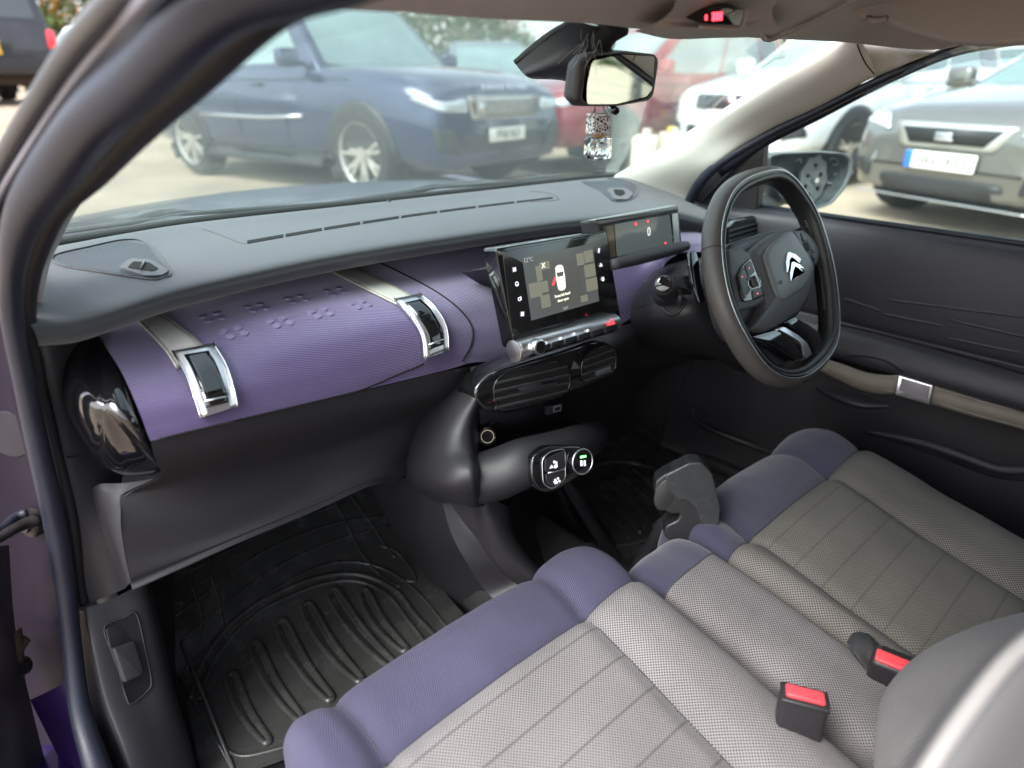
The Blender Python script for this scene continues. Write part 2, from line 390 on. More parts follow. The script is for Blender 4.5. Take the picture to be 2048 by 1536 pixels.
vf = decal('demister_frame', [(238, 540), (262, 522), (300, 524), (340, 546), (326, 556), (290, 557)], pad_m, gl, padT, .004, .004, 7)
decal('demister_hole', [(257, 542), (268, 530), (300, 532), (318, 544), (308, 549)], hole_m, gl, padT, .0050, .001, 3)
tube('demister_fin', [hit(padT, 283, 548, .0065)[0], hit(padT, 291, 531, .0065)[0]], .0013, pad_m, gl, n=1)
gr = decal('speaker_grille', [(1162, 363), (1240, 362), (1272, 374), (1268, 395), (1225, 402)], grille_m, dash, padT, .001, .003, 6)
seam('grille_rim', [(1215, 358), (1250, 362), (1275, 376), (1268, 397), (1240, 404), (1222, 402)], .0011, pad_m, gr, padT, off=.001)
decal('demister_frame', [(1213, 380), (1250, 379), (1266, 390), (1255, 402), (1228, 402)], pad_m, gr, padT, .004, .004, 5)
decal('demister_hole', [(1226, 383), (1246, 384), (1250, 391), (1240, 396), (1230, 393)], hole_m, gr, padT, .0050, .001, 2)
for k in range(8):
    a = k/8+.004; b_ = (k+1)/8-.004; pts = []
    def dl(t): x = 492+(1108-492)*t; return (x, 486-90*t+6*math.sin(math.pi*t)*-1)
    q = [dl(a), dl((a+b_)/2), dl(b_)]; h_ = 3.6-2.2*(a)
    decal('defroster_slot', [(x, y-h_) for x, y in q]+[(x, y+h_*.6) for x, y in q[::-1]], hole_m, dash, padT, .0008, .001, 0, inner=2)
seam('pad_seam', [(405, 458), (440, 470), (480, 486), (500, 488)], .0009, rubl_m, dash, padT)
seam('pad_seam', [(1060, 383), (1095, 386), (1117, 396), (1108, 401), (1060, 404)], .0009, rubl_m, dash, padT)
sd = hit(padT, 778, 403)[0]; cyl('sun_sensor', sd-V((0, 0, .002)), sd+V((0, 0, .004)), .005, piano_m, dash, r1=.003)
# --- purple fascia
cols = [
 ([(183, 662), (215, 700), (245, 748), (275, 815), (292, 860), (301, 882)], [.93, .85, .79, .745, .73, .725]),
 ([(287, 626), (335, 672), (388, 732), (418, 785), (434, 826), (444, 848)], [.95, .85, .785, .745, .73, .725]),
 ([(470, 566), (530, 618), (580, 675), (612, 735), (625, 780), (632, 803)], [1.0, .86, .785, .75, .735, .73]),
 ([(662, 530), (745, 572), (818, 612), (858, 655), (876, 708), (884, 742)], [1.02, .88, .79, .755, .74, .735]),
 ([(800, 500), (870, 545), (930, 590), (960, 645), (965, 695), (955, 724)], [1.03, .9, .80, .765, .75, .745]),
 ([(960, 470), (1010, 515), (1050, 565), (1075, 625), (1080, 680), (1060, 720)], [1.0, .9, .82, .78, .765, .76]),
 ([(1196, 450), (1215, 480), (1232, 520), (1245, 560), (1256, 595), (1262, 636)], [.95, .86, .79, .765, .75, .745]),
 ([(1290, 440), (1303, 462), (1315, 490), (1322, 502), (1330, 512), (1335, 522)], [.92, .84, .77, .745, .73, .72]),
 ([(1375, 432), (1386, 452), (1398, 472), (1402, 485), (1405, 494), (1408, 504)], [.88, .82, .75, .72, .71, .70]),
 ([(1500, 425), (1510, 450), (1515, 480), (1518, 500), (1520, 510), (1522, 520)], [.84, .80, .73, .70, .69, .68])]
rows = [[PY(*c[0][i], c[1][i]) for c in cols] for i in range(6)]
rows = [[lift(p, -.02, .08) for p in rows[0]]]+rows
fas = surf('purple_fascia', rows, fascia_m, dash, nu=7, nv=7)
fasT = bvh(fas)
sub = Acc()
seam('', [(735, 514), (800, 545), (870, 582), (920, 620), (944, 655), (942, 690), (925, 722)], .0016, hole_m, None, fasT, acc=sub, n=8)
seam('', [(301, 882), (444, 848), (632, 803), (800, 764), (905, 737)], .0014, hole_m, None, fasT, acc=sub, n=8)
sub.make('lid_seam', hole_m, dash)
# raised rubber dots on the lid
dotm = mat('lit_purple_rubber_dot', (.15, .13, .21), .35)  # fascia purple made lighter, the light the dots catch is in the colour
grp = [[(405, 634), (433, 627), (444, 636), (417, 642)], [(447, 664), (475, 658), (489, 668), (461, 675)], [(495, 614), (520, 609), (532, 617), (507, 622)],
 [(540, 644), (565, 638), (579, 647), (553, 653)], [(576, 597), (600, 592), (612, 600), (588, 605)], [(622, 625), (647, 620), (660, 629), (636, 634)],
 [(654, 582), (677, 577), (689, 584), (667, 589)], [(701, 609), (724, 604), (737, 611), (715, 617)]]
for g4 in grp:
    for q in g4:
        p, n = hit(fasT, *q); vs, fs = cyl_geo(p-n*.002, p+n*.0020, .0060, .0050, 18); auto_smooth(mk('raised_dot', vs, fs, dotm, dash), 40)
def ribbon(name, L, R, m, parent, tree, off=.003, thick=.004, rows_=14, cols_=5, bul=.0008):
    l = [(p.x, p.y) for p in spline([V((*p, 0)) for p in L], 6)]; r = [(p.x, p.y) for p in spline([V((*p, 0)) for p in R], 6)]
    n = min(len(l), len(r)); g = []
    for i in range(n):
        row = []
        for j in range(cols_):
            t = j/(cols_-1); p, nn = hit(tree, l[i][0]*(1-t)+r[i][0]*t, l[i][1]*(1-t)+r[i][1]*t); row.append(p+nn*(off+bul*math.sin(math.pi*t)))
        g.append(row)
    o = mk(name, [p for r_ in g for p in r_], gridf(g), m, parent, True, griduv(g)); solid(o, thick, 0); return o
for L, R, b1, b2 in (
  ([(262, 634), (300, 672), (330, 705), (352, 740)], [(312, 621), (352, 650), (392, 682), (416, 705)],
   [(345, 713), (365, 748), (383, 790), (398, 838)], [(428, 697), (450, 735), (463, 778), (470, 815)]),
  ([(641, 534), (700, 567), (755, 594), (800, 616)], [(684, 526), (740, 552), (795, 580), (835, 602)],
   [(788, 608), (818, 640), (838, 675), (843, 719)], [(838, 598), (868, 625), (886, 658), (890, 700)])):
    st = ribbon('strap', L, R, strap_m, dash, fasT)
    sa = Acc()
    for S, s in ((L, 4), (R, -4)): seam('', [(x+s, y+1) for x, y in S], .0007, None, None, fasT, acc=sa, off=.0055)
    sa.make('stitching', doorstrap_m, st)
    # buckle: silver frame with a glossy black centre, wrapped over the edge of the lid
    bk = ribbon('buckle', b1, b2, silver_m, dash, fasT, off=.006, thick=.006, bul=.0)
    mid = lambda P, Q, t: [(p[0]*(1-t)+q_[0]*t, p[1]*(1-t)+q_[1]*t) for p, q_ in zip(P, Q)]
    i1 = mid(b1, b2, .2); i2 = mid(b1, b2, .8)
    def trimend(P, a=.13, z=.1):
        P = [V((*p, 0)) for p in P]; s = spline(P, 6); k = len(s); return [(p.x, p.y) for p in (s[int(a*k)], s[k//3], s[2*k//3], s[int((1-z)*k)-1])]
    ins = ribbon('buckle_inlay', trimend(i1), trimend(i2), piano_m, bk, fasT, off=.009, thick=.002, bul=.0)
    e1, e2 = trimend(i1), trimend(i2); q1 = (e1[2][0]*.35+e1[3][0]*.65, e1[2][1]*.35+e1[3][1]*.65); q2 = (e2[2][0]*.35+e2[3][0]*.65, e2[2][1]*.35+e2[3][1]*.65)
    tube('inlay_step', [hit(fasT, *q1, .0105)[0], hit(fasT, *q2, .0105)[0]], .0012, silver_m, bk, n=1)
    fr = Acc()
    for P in (b1, b2): seam('', P, .0012, None, None, fasT, acc=fr, off=.0092)
    fr.make('buckle_edge', chrome_m, bk)
# --- lower dash: lid underside and knee panel
c2 = [
 [(302, 884, .73), (312, 920, .74), (322, 948, .765), (250, 985, .80), (240, 1000, .80), (243, 1050, .79), (252, 1110, .785), (261, 1166, .78)],
 [(370, 867, .73), (380, 905, .74), (388, 935, .765), (370, 960, .79), (360, 990, .795), (358, 1040, .79), (360, 1090, .785), (364, 1122, .78)],
 [(444, 850, .73), (452, 890, .74), (458, 917, .765), (456, 945, .79), (450, 980, .795), (456, 1020, .79), (464, 1060, .785), (470, 1076, .78)],
 [(632, 805, .735), (636, 845, .745), (640, 872, .77), (632, 900, .795), (620, 930, .80), (620, 970, .795), (622, 1000, .785), (624, 1012, .78)],
 [(884, 744, .74), (862, 790, .75), (850, 815, .775), (830, 840, .80), (800, 880, .80), (780, 915, .795), (755, 945, .785), (738, 962, .78)],
 [(1000, 722, .76), (960, 780, .78), (930, 810, .80), (900, 840, .83), (870, 880, .83), (840, 920, .82), (820, 940, .80), (800, 955, .79)]]
rows = [[PY(c[i][0], c[i][1], c[i][2]) for c in c2] for i in range(8)]
rows += [[lift(p, -.004, .03) for p in rows[-1]], [lift(p, .02, .40) for p in rows[-1]]]
low = surf('knee_panel', rows, blk_m, dash, nu=6, nv=6)
lowT = bvh(low)
# chamfer face between knee panel and kick panel
surf('knee_panel_chamfer', [[PY(*p, y) for p, y in zip(r, ys)] for r, ys in (
   ([(183, 978), (188, 1000), (203, 1060), (225, 1120), (249, 1178)], [.85, .845, .84, .84, .84]),
   ([(200, 968), (203, 990), (214, 1050), (236, 1115), (254, 1172)], [.83, .825, .83, .83, .83]),
   ([(250, 966), (240, 990), (232, 1040), (245, 1110), (258, 1168)], [.815, .81, .80, .80, .80]),
   ([(325, 954), (252, 992), (241, 1040), (250, 1110), (262, 1166)], [.77, .80, .789, .786, .781]))], trim_m, dash, nu=6, nv=6)
# --- glossy end cap with its air outlet
bd = [(185, 664), (215, 703), (246, 752), (277, 820), (294, 872), (304, 915), (322, 944), (285, 952), (240, 950), (205, 932), (170, 890), (140, 840), (118, 785), (110, 740), (118, 702), (148, 678)]
by = [.90, .85, .80, .76, .745, .755, .775, .79, .80, .81, .82, .83, .85, .87, .885, .895]
ring = spline([PY(*p, y+.012) for p, y in zip(bd, by)], 4, True); cen = sum(ring, V())/len(ring); cc = PY(218, 822, .71)
rings = [ring]
for s, h_ in () and ((.985, .35), (.93, .66), (.82, .86), (.64, 1.0), (.48, 1.0), (.38, .86), (.32, .74), (.26, .72), (.12, .74)):
    rings.append([cc.lerp(p, s)*1.0+(V((0, 0, 0))) for p in ring])
    base_y = [cen.y*(1-s)+p.y*s for p in ring]; rings[-1] = [V((q.x, by_-(cen.y-.735)*h_*.9, q.z)) for q, by_ in zip(rings[-1], base_y)]
bpx = [(p.x+(7 if 180 < p.x and p.y < 930 else 0), p.y, p.z) for p in spline([V((a, b_, c)) for (a, b_), c in zip(bd, by)], 4, True)]
for s in (.97, .9, .8, .68, .55, .42, .3, .18, .06):
    w_ = s**2.2; rings.append([PY(207+(a-207)*s, 815+(b_-815)*s, (c-.004)*s+.800*(1-s)-.046*(1-s**2.6)) for a, b_, c in bpx])
o = mk('air_outlet_pod', [p for r in rings for p in r], gridf(rings, True)+[tuple((len(rings)-1)*len(ring)+j for j in range(len(ring)))], piano_m, dash, True)
podT = bvh(o)
pa = Acc(); 0 and seam('', [(162, 742), (195, 728), (228, 742), (245, 790), (248, 850), (228, 890), (190, 872), (160, 820), (150, 770)], .0022, None, None, podT, acc=pa, closed=True, off=.001)
0 and tube('outlet_seam', [hit(podT, *p, .0006)[0] for p in ((150, 700), (175, 716), (205, 735), (240, 752))], .0012, hole_m, o)
# --- kick panel beside the door
surf('kick_panel', [[PY(*p, y) for p, y in zip(r, ys)] for r, ys in (
   ([(66, 640), (80, 690), (100, 790), (125, 900), (148, 1050), (172, 1209)], [.80, .815, .83, .84, .85, .86]),
   ([(95, 652), (108, 700), (130, 800), (150, 900), (170, 1050), (195, 1200)], [.80, .82, .84, .845, .85, .855]),
   ([(140, 640), (150, 670), (175, 780), (200, 900), (200, 1040), (225, 1188)], [.815, .87, .88, .87, .85, .845]),
   ([(210, 640), (215, 680), (230, 780), (250, 900), (235, 1040), (252, 1176)], [.86, .93, .93, .90, .85, .842]))], trim_m, dash, nu=6, nv=6)
tube('kick_panel_seam', [PY(133, 915, .838), PY(150, 913, .839), PY(166, 911, .84)], .001, hole_m, dash)
# --- centre stack: flank, vent bank, pocket, shelf
A_ = [(1075, 715), (1000, 726), (935, 745), (880, 782), (840, 830), (812, 885), (804, 935), (826, 975), (880, 1006)]
M_ = [(1080, 728), (1015, 742), (955, 762), (915, 800), (885, 850), (870, 900), (872, 945), (884, 978), (912, 1008)]
B_ = [(1085, 740), (1025, 760), (965, 790), (945, 830), (940, 865), (937, 900), (938, 940), (941, 980), (948, 1014)]
D_ = [(1095, 748), (1040, 770), (985, 805), (968, 840), (962, 865), (960, 900), (958, 940), (960, 980), (970, 1012)]
fl = surf('stack_flank', [[PY(*p, y) for p, y in zip(r, ys)] for r, ys in (
  (A_, [.80, .79, .78, .80, .82, .83, .82, .79, .73]), (M_, [.735, .725, .72, .725, .725, .71, .685, .67, .67]),
  (B_, [.70, .695, .69, .69, .685, .665, .632, .628, .65]), (D_, [.72, .72, .72, .74, .75, .70, .640, .635, .66]))], blk_m, dash, nu=6, nv=8)
FIN = mat('glossy_black_fin', (.03, .03, .032), .22)
vp = Plane(PY(1090, 765, .675), (-.10, -1, .16))
def vt(q, off=0.): return pp(vp, q, off)
vb = prism('vent_bank', vt([(948, 778), (985, 742), (1130, 700), (1195, 676), (1228, 690), (1236, 725), (1228, 752), (1165, 778), (1020, 830), (972, 826), (952, 805)]), vp.n, .05, piano_m, dash, bev=.006, rad=.03)
for q, fin in (([(985, 770), (1010, 745), (1115, 722), (1140, 735), (1140, 775), (1125, 792), (1012, 822), (992, 812)], 4), ([(1163, 722), (1180, 700), (1222, 690), (1232, 702), (1232, 735), (1220, 750), (1172, 768), (1163, 760)], 4)):
    vn = prism('air_vent', vt(q), vp.n, .004, hole_m, vb, front=.0012, rad=.014)
    fa = Acc(); xs = [p[0] for p in q]; x0, x1 = min(xs)+4, max(xs)-3
    yl = (q[0][1]+q[-1][1])/2; sl = (q[3][1]-q[0][1]+q[4][1]-q[-1][1])/2/(q[3][0]-q[0][0])
    h0 = (min(p[1] for p in q[:2])-q[1][1]); top = q[1][1]; bot = q[-2][1]
    for i in range(fin):
        t = (i+.5)/fin; ya = top+10+(bot-top-12)*t+(x0-q[1][0])*sl*.9; yb = ya+(x1-x0)*sl
        a, b_ = vp.at((x0+(3 if i in (0, fin-1) else 0), ya), .004), vp.at((x1-(3 if i in (0, fin-1) else 0), yb), .004)
        dr = (b_-a).normalized(); up = dr.cross(vp.n)
        vs, fs = prism_geo([a-up*.0024, b_-up*.0024, b_+up*.0024, a+up*.0024], vp.n, .008, .0012, .0012); fa.add(vs, fs, None)
    fa.make('fins', FIN, vn, ang=40)
    rg = [vp.at(p, .002) for p in q]; vs, fs = tube_geo(rnd_poly(rg, .014), .0012, seg=6, n=1, closed=True); mk('vent_ring', vs, fs, piano_m, vn)
prism('vent_slider', vt([(1032, 775), (1075, 762), (1080, 768), (1108, 760), (1108, 768), (1040, 788)], 0), vp.n, .006, blk_m, vb, front=.009, bev=.001)
prism('vent_slider', vt([(1186, 742), (1215, 732), (1216, 740), (1187, 750)], 0), vp.n, .006, silver_m, vb, front=.009, bev=.001)
prism('vent_badge', vt([(1142, 738), (1148, 722), (1160, 736)], 0), vp.n, .003, rubl_m, vb, front=.002, bev=.0005)
# stack face around and below the vents, with the open pocket
surf('stack_face', [[PY(*p, y) for p, y in zip(r, ys)] for r, ys in (
  ([(940, 735), (1040, 712), (1150, 690), (1250, 650), (1330, 640)], [.74, .735, .735, .74, .78]),
  ([(955, 790), (1050, 770), (1150, 740), (1245, 700), (1330, 700)], [.705, .70, .70, .71, .78]),
  ([(960, 835), (1050, 832), (1110, 800), (1180, 772), (1300, 760)], [.70, .705, .72, .75, .85]),
  ([(960, 870), (1060, 865), (1130, 850), (1175, 840), (1240, 850)], [.76, .77, .78, .80, .9]),
  ([(960, 920), (1060, 900), (1130, 880), (1180, 870), (1230, 890)], [.78, .80, .80, .82, .95]))], blk_m, dash, nu=6, nv=5)
pk = surf('pocket_floor', [[PY(*p, y) for p, y in zip(r, ys)] for r, ys in (
  ([(950, 880), (1010, 862), (1080, 850), (1150, 838)], [.77, .78, .78, .79]),
  ([(955, 920), (1020, 905), (1090, 880), (1160, 862)], [.70, .70, .70, .71]),
  ([(960, 945), (1030, 925), (1100, 895), (1170, 875)], [.65, .65, .65, .66]))], blk_m, dash, nu=5, nv=5)
# cigarette-lighter socket
sp_ = Plane(PY(976, 870, .715), (.15, -1, .25)); cyl('power_socket', sp_.at((976, 872), -.03), sp_.at((974, 873), .006), .0155, piano_m, dash, bev=.002)
sk = bpy.data.objects['power_socket']; cyl('socket_ring', sp_.at((975, 873), .004), sp_.at((975, 873), .0082), .0106, mat('dull_brass', (.30, .25, .18), .4, metal=1), sk); cyl('socket_well', sp_.at((975, 873), .006), sp_.at((975, 873), .0092), .0095, hole_m, sk)
prism('socket_cap', pp(sp_, [(968, 852), (985, 838), (998, 836), (992, 846), (978, 856)]), sp_.n, .008, piano_m, dash, front=.008, bev=.001)
up_ = Plane(PY(1110, 817, .70), (-.05, -1, .1))
us = prism('usb_socket', pp(up_, [(1093, 812), (1122, 804), (1122, 822), (1093, 830)]), up_.n, .01, blk_m, dash, front=.004, bev=.001, rad=.002)
prism('usb_port', pp(up_, [(1103, 812), (1118, 808), (1118, 820), (1103, 824)]), up_.n, .002, silver_m, us, front=.005); prism('usb_hole', pp(up_, [(1106, 814), (1116, 811.5), (1116, 818), (1106, 820.5)]), up_.n, .001, hole_m, us, front=.0056)
# bulging shelf that carries the climate switches
ax0 = [PY(*p, y) for p, y in (((935, 955), .700), ((945, 956), .685), ((960, 956), .670), ((1000, 946), .650), ((1050, 925), .63), ((1110, 905), .63), ((1160, 885), .65), ((1185, 870), .70), ((1190, 860), .76))]
vs, fs = tube_geo(ax0, [.030, .038, .042, .043, .041, .037, .034, .03, .02], seg=28, n=8, flat=.92, up=(0, 0, 1))
sh = mk('switch_shelf', vs, fs, blk_m, dash); shT = bvh(sh)
hp = Plane(PY(1115, 935, .580), (-.12, -1, .33))
hv = prism('climate_panel', pp(hp, [(1063, 915), (1095, 893), (1165, 890), (1180, 912), (1172, 945), (1110, 985), (1080, 985), (1063, 960)]), hp.n, .03, piano_m, dash, bev=.004, rad=.012)
for q in ([(1088, 918), (1128, 900), (1129, 936), (1088, 944)], [(1089, 947), (1129, 939), (1128, 957), (1104, 975), (1092, 968)]):
    prism('rocker_switch', pp(hp, q), hp.n, .004, blk_m, hv, front=.003, bev=.001, rad=.004)
tube('switch_trim', [hp.at(p, .004) for p in ((1096, 946), (1112, 943), (1128, 938))], .0011, silver_m, hv, n=1)
vs, fs = tube_geo(rnd_poly([hp.at(p, .002) for p in ((1084, 918), (1100, 903), (1130, 897), (1131, 958), (1104, 979), (1086, 968))], .008), .001, seg=6, n=1, closed=True); mk('switch_outline', vs, fs, silver_m, hv)
k0 = hp.at((1160, 922), .0)
kb = cyl('climate_button', k0-hp.n*.01, k0+hp.n*.007, .0205, piano_m, hv, bev=.0015)
tube('button_ring', [k0+hp.n*.0065+(hp.n.cross(V((0, 0, 1))).normalized()*math.cos(a)+hp.n.cross(hp.n.cross(V((0, 0, 1)))).normalized()*math.sin(a))*.0195 for a in [i*math.pi/12 for i in range(24)]], .0014, silver_m, hv, closed=True, n=1)
hx = (hp.at((1170, 920))-hp.at((1110, 935))).normalized(); hu = hx.cross(hp.n)*-1
ic = Acc()
def tri(acc, q, pl, off): acc.add(*prism_geo(pp(pl, q), pl.n, .0006, 0, off), None)
tri(ic, [(1096, 936), (1104, 935), (1100, 929)], hp, .0044); tri(ic, [(1103, 962), (1111, 960), (1107, 968)], hp, .0044)
def disc(acc, q, pl, r, off, seg=14, sx=1): c = pl.at(q, off); acc.add(*cyl_geo(c-pl.n*.0005, c+pl.n*.0003, r, seg=seg), None)
disc(ic, (1109, 924), hp, .0022, .0044); tri(ic, [(1108, 923), (1111, 922), (1112, 933), (1109, 934)], hp, .0044); disc(ic, (1111, 933), hp, .0028, .0044)
[disc(ic, (1115+4.2*math.cos(a), 961+4.2*math.sin(a)), hp, .0019, .0044) for a in (.3, 1.9, 3.4, 5.)]
for dx in (-3.5, 3): tri(ic, [(1158+dx, 920), (1162+dx, 919), (1163+dx, 930), (1159+dx, 931)], hp, .0075)
ic.make('switch_symbols', white_m if False else icon_m, hv, False)
prism('green_lamp', pp(hp, [(1155, 911), (1166, 909), (1166, 913), (1155, 915)]), hp.n, .0006, led_g, hv, front=.0076)
# --- steering column shroud, stalk
shp = [[PY(*p, y) for p, y in zip(r, ys)] for r, ys in (
  ([(1290, 560), (1330, 528), (1390, 512), (1450, 520), (1500, 540)], [.74, .73, .72, .70, .68]),
  ([(1268, 600), (1305, 560), (1360, 540), (1420, 535), (1480, 545)], [.74, .70, .66, .63, .62]),
  ([(1262, 625), (1300, 610), (1360, 600), (1410, 600), (1480, 600)], [.74, .67, .61, .58, .57]),
  ([(1262, 645), (1295, 650), (1355, 650), (1410, 665), (1480, 690)], [.745, .68, .61, .58, .57]),
  ([(1265, 665), (1310, 688), (1370, 700), (1420, 710), (1480, 740)], [.75, .71, .66, .63, .62]),
  ([(1262, 690), (1310, 705), (1370, 708), (1420, 712), (1480, 745)], [.80, .78, .76, .75, .75]))]
shr = surf('column_shroud', shp, blk_m, dash, nu=6, nv=6); shrT = bvh(shr)
ss = Acc(); seam('', [(1272, 616), (1310, 605), (1330, 600), (1370, 588), (1400, 580)], .0009, None, None, shrT, acc=ss); ss.make('shroud_seam', hole_m, shr)
b0 = hit(shrT, 1345, 598)[0]; b1 = PY(1326, 570, .56)
tube('indicator_stalk', [b0+V((0, .02, 0)), b0.lerp(b1, .3), b0.lerp(b1, .7), b0.lerp(b1, .93), b1], [.017, .0135, .0155, .017, .014], blk_m, dash, seg=24)
stk = bpy.data.objects['indicator_stalk']; dn = (b1-b0).normalized()
cyl('stalk_button', b1-dn*.004, b1+dn*.008, .0125, piano_m, stk, bev=.004)
vs, fs = tube_geo([hit(shrT, 1345+22*math.cos(a), 602+26*math.sin(a), .001)[0] for a in [i*math.pi/8 for i in range(16)]], .003, seg=8, n=2, closed=True); mk('stalk_collar', vs, fs, blk_m, stk)
prism('stalk_recess', pp(Plane(PY(1372, 566, .595), (-.3, -1, .2)), [(1362, 556), (1380, 550), (1384, 590), (1364, 590)]), (-.3, -1, .2), .02, hole_m, shr, bev=.001)
tri_p = Plane(PY(1372, 566, .58), (-.3, -1, .2)); prism('wiper_stalk_tip', pp(tri_p, [(1366, 556), (1382, 562), (1384, 584), (1368, 576)]), tri_p.n, .02, blk_m, shr, bev=.003)
# driver-side lower dash
surf('driver_knee_panel', [[PY(*p, y) for p, y in zip(r, ys)] for r, ys in (
  ([(1245, 640), (1262, 640), (1400, 600), (1520, 560), (1640, 520)], [.77, .76, .76, .74, .74]),
  ([(1240, 690), (1280, 715), (1400, 700), (1520, 680), (1640, 640)], [.77, .76, .77, .77, .77]),
  ([(1235, 725), (1285, 735), (1400, 720), (1520, 730), (1640, 700)], [.80, .80, .80, .80, .80]),
  ([(1235, 720), (1285, 725), (1400, 710), (1520, 720), (1640, 690)], [1.0, 1.0, 1.0, 1.0, 1.0]))], blk_m, dash, nu=5, nv=5)
hlT = bvh(shr, bpy.data.objects['driver_knee_panel'])
# right-hand end vent
ep = Plane(PY(1485, 460, .72), (.15, -1, .2))
ev = prism('end_vent', pp(ep, [(1448, 452), (1462, 440), (1510, 430), (1521, 440), (1520, 470), (1452, 500)]), ep.n, .04, piano_m, dash, bev=.004, rad=.01)
fa = Acc()
for i in range(3): fa.add(*prism_geo(pp(ep, [(1458, 460+i*10), (1514, 445+i*9), (1514, 448+i*9), (1458, 464+i*10)]), ep.n, .006, .0004, .004), None)
prism('vent_well', pp(ep, [(1456, 456), (1466, 447), (1508, 438), (1516, 446), (1515, 468), (1457, 494)]), ep.n, .002, hole_m, ev, front=.001); fa.make('fins', trim_m, ev, ang=40)
# ------------------------------------------------------------------ touchscreen
tp = Plane(PY(1120, 680, .665), (0.0, -1, .17))
ts = prism('touchscreen', pp(tp, [(991, 497), (1213, 461), (1242, 636), (1030, 700)]), tp.n, .028, piano_m, dash, bev=.002, rad=.006)
prism('screen_glass', pp(tp, [(1004, 502), (1208, 468), (1231, 630), (1026, 686)]), tp.n, .002, scr_m, ts, front=.001, bev=.0004, rad=.002)
SQ = [(1043, 515), (1184, 487), (1197, 602), (1062, 641)]
prism('lcd_panel', pp(tp, SQ), tp.n, .001, lcd_m, ts, front=.0015)
def sq(u, v):  # bilinear inside the lcd, u right, v down
    a, b_, c, d = SQ; return ((a[0]*(1-u)+b_[0]*u)*(1-v)+(d[0]*(1-u)+c[0]*u)*v, (a[1]*(1-u)+b_[1]*u)*(1-v)+(d[1]*(1-u)+c[1]*u)*v)
def lq(x0, y0, x1, y1): return [sq(x0, y0), sq(x1, y0), sq(x1, y1), sq(x0, y1)]
prism('popup', pp(tp, lq(.24, .16, .77, .93)), tp.n, .0004, lcdp_m, ts, front=.0018)
la = Acc()
for r_ in ((.72, .0, .98, .0), (.16, .18, .24, .42), (.03, .43, .20, .66), (.16, .44, .30, .62), (.17, .66, .30, .86), (.75, .12, .85, .32), (.86, .1, .98, .3), (.84, .34, .99, .55), (.84, .58, 1.0, .79), (.74, .83, .84, .94)):
    if r_[3] > r_[1]: mk('menu_tile', *prism_geo(pp(tp, lq(*r_)), tp.n, .0004, 0, .0022), lcdb_m, ts, False)
la = Acc(); la.add(*prism_geo(pp(tp, lq(.215, .135, .36, .26)), tp.n, .0004, 0, .0024), None); la.make('close_button', lcdb_m, ts, False)
tx = (tp.at((1210, 465))-tp.at((1000, 500))).normalized(); tx = V((1, 0, 0)); ty = tp.n.cross(tx); 
TH = .0
la = Acc(); la.add(*text_geo('X', .011, tp.at(sq(.287, .2), .003), tx, ty), None)
la.add(*text_geo('Front left hand', .0062, tp.at(sq(.50, .735), .003), tx, ty, sx=.9), None); la.add(*text_geo('door open', .0062, tp.at(sq(.50, .815), .003), tx, ty, sx=.9), None)
la.make('message_text', lcdy_m, ts, False)
la = Acc(); la.add(*text_geo('12°C', .009, tp.at(sq(.09, .06), .003), tx, ty), None); la.add(*text_geo('TXT', .006, tp.at(sq(.52, .965), .003), tx, ty), None); la.make('status_text', icond_m, ts, False)
# little car diagram seen from above, its left front door open
def q0(u, v, off=.003): return tp.at(sq(u, v), off)
cr_ = [(.44, .28), (.46, .25), (.50, .24), (.54, .25), (.56, .28), (.57, .45), (.56, .62), (.54, .655), (.50, .665), (.46, .655), (.44, .62), (.43, .45)]
cr_ = [(u*.9+.055, v) for u, v in cr_]
prism('car_diagram', [q0(u, v) for u, v in cr_], tp.n, .0004, lcdy_m, ts, front=.0)
prism('diagram_windscreen', [q0(u, v, .0034) for u, v in ((.455, .36), (.555, .36), (.545, .43), (.465, .43))], tp.n, .0003, lcd_m, ts)
prism('open_door_mark', [q0(u, v, .0034) for u, v in ((.425, .42), (.44, .44), (.395, .55), (.375, .54))], tp.n, .0003, lamp_r, ts)
ia = Acc()
icons = [(1029, 539), (1034, 568), (1040, 598), (1045, 628), (1198, 501), (1202, 530), (1206, 558)]
for i, (x, y) in enumerate(icons):
    c = tp.at((x, y), .0022); e = .0034
    def sqr(cx, cz, w, h_, rr=0.):
        R = Matrix.Rotation(rr, 3, tp.n); ia.add(*prism_geo([c+tx*cx+ty*cz+R @ (tx*a*w+ty*b_*h_) for a, b_ in ((-1, -1), (1, -1), (1, 1), (-1, 1))], tp.n, .0004, 0, .0002), None)
    def ringi(cx, cz, r): ia.add(*tube_geo([c+tx*(cx+r*math.cos(a))+ty*(cz+r*math.sin(a)) for a in [k*math.pi/6 for k in range(12)]], .0006, seg=4, n=1, closed=True), None)
    if i == 0:
        for k in (-1, 0, 1): sqr(k*.0022, 0, .0007, .003)
        sqr(0, -.0005, .003, .0005)
    elif i == 1: ringi(0, 0, .003); sqr(0, -.001, .003, .0006)
    elif i == 2: ringi(-.0008, 0, .0024); sqr(.0022, .001, .0007, .0025); sqr(.0015, -.0015, .0015, .0006)
    elif i == 3: sqr(0, 0, .0026, .0026, .6); sqr(0, 0, .0045, .0005, .6); sqr(0, 0, .0045, .0005, 2.17)
    elif i == 4: ringi(.0006, .0015, .0016); ringi(-.0006, -.0018, .0016)
    elif i == 5: sqr(0, -.001, .0032, .0016); sqr(0, .0014, .0012, .0018)
    else: ringi(0, 0, .003); sqr(0, -.0002, .0009, .003)
ia.make('touch_symbols', icon_m, ts, False)
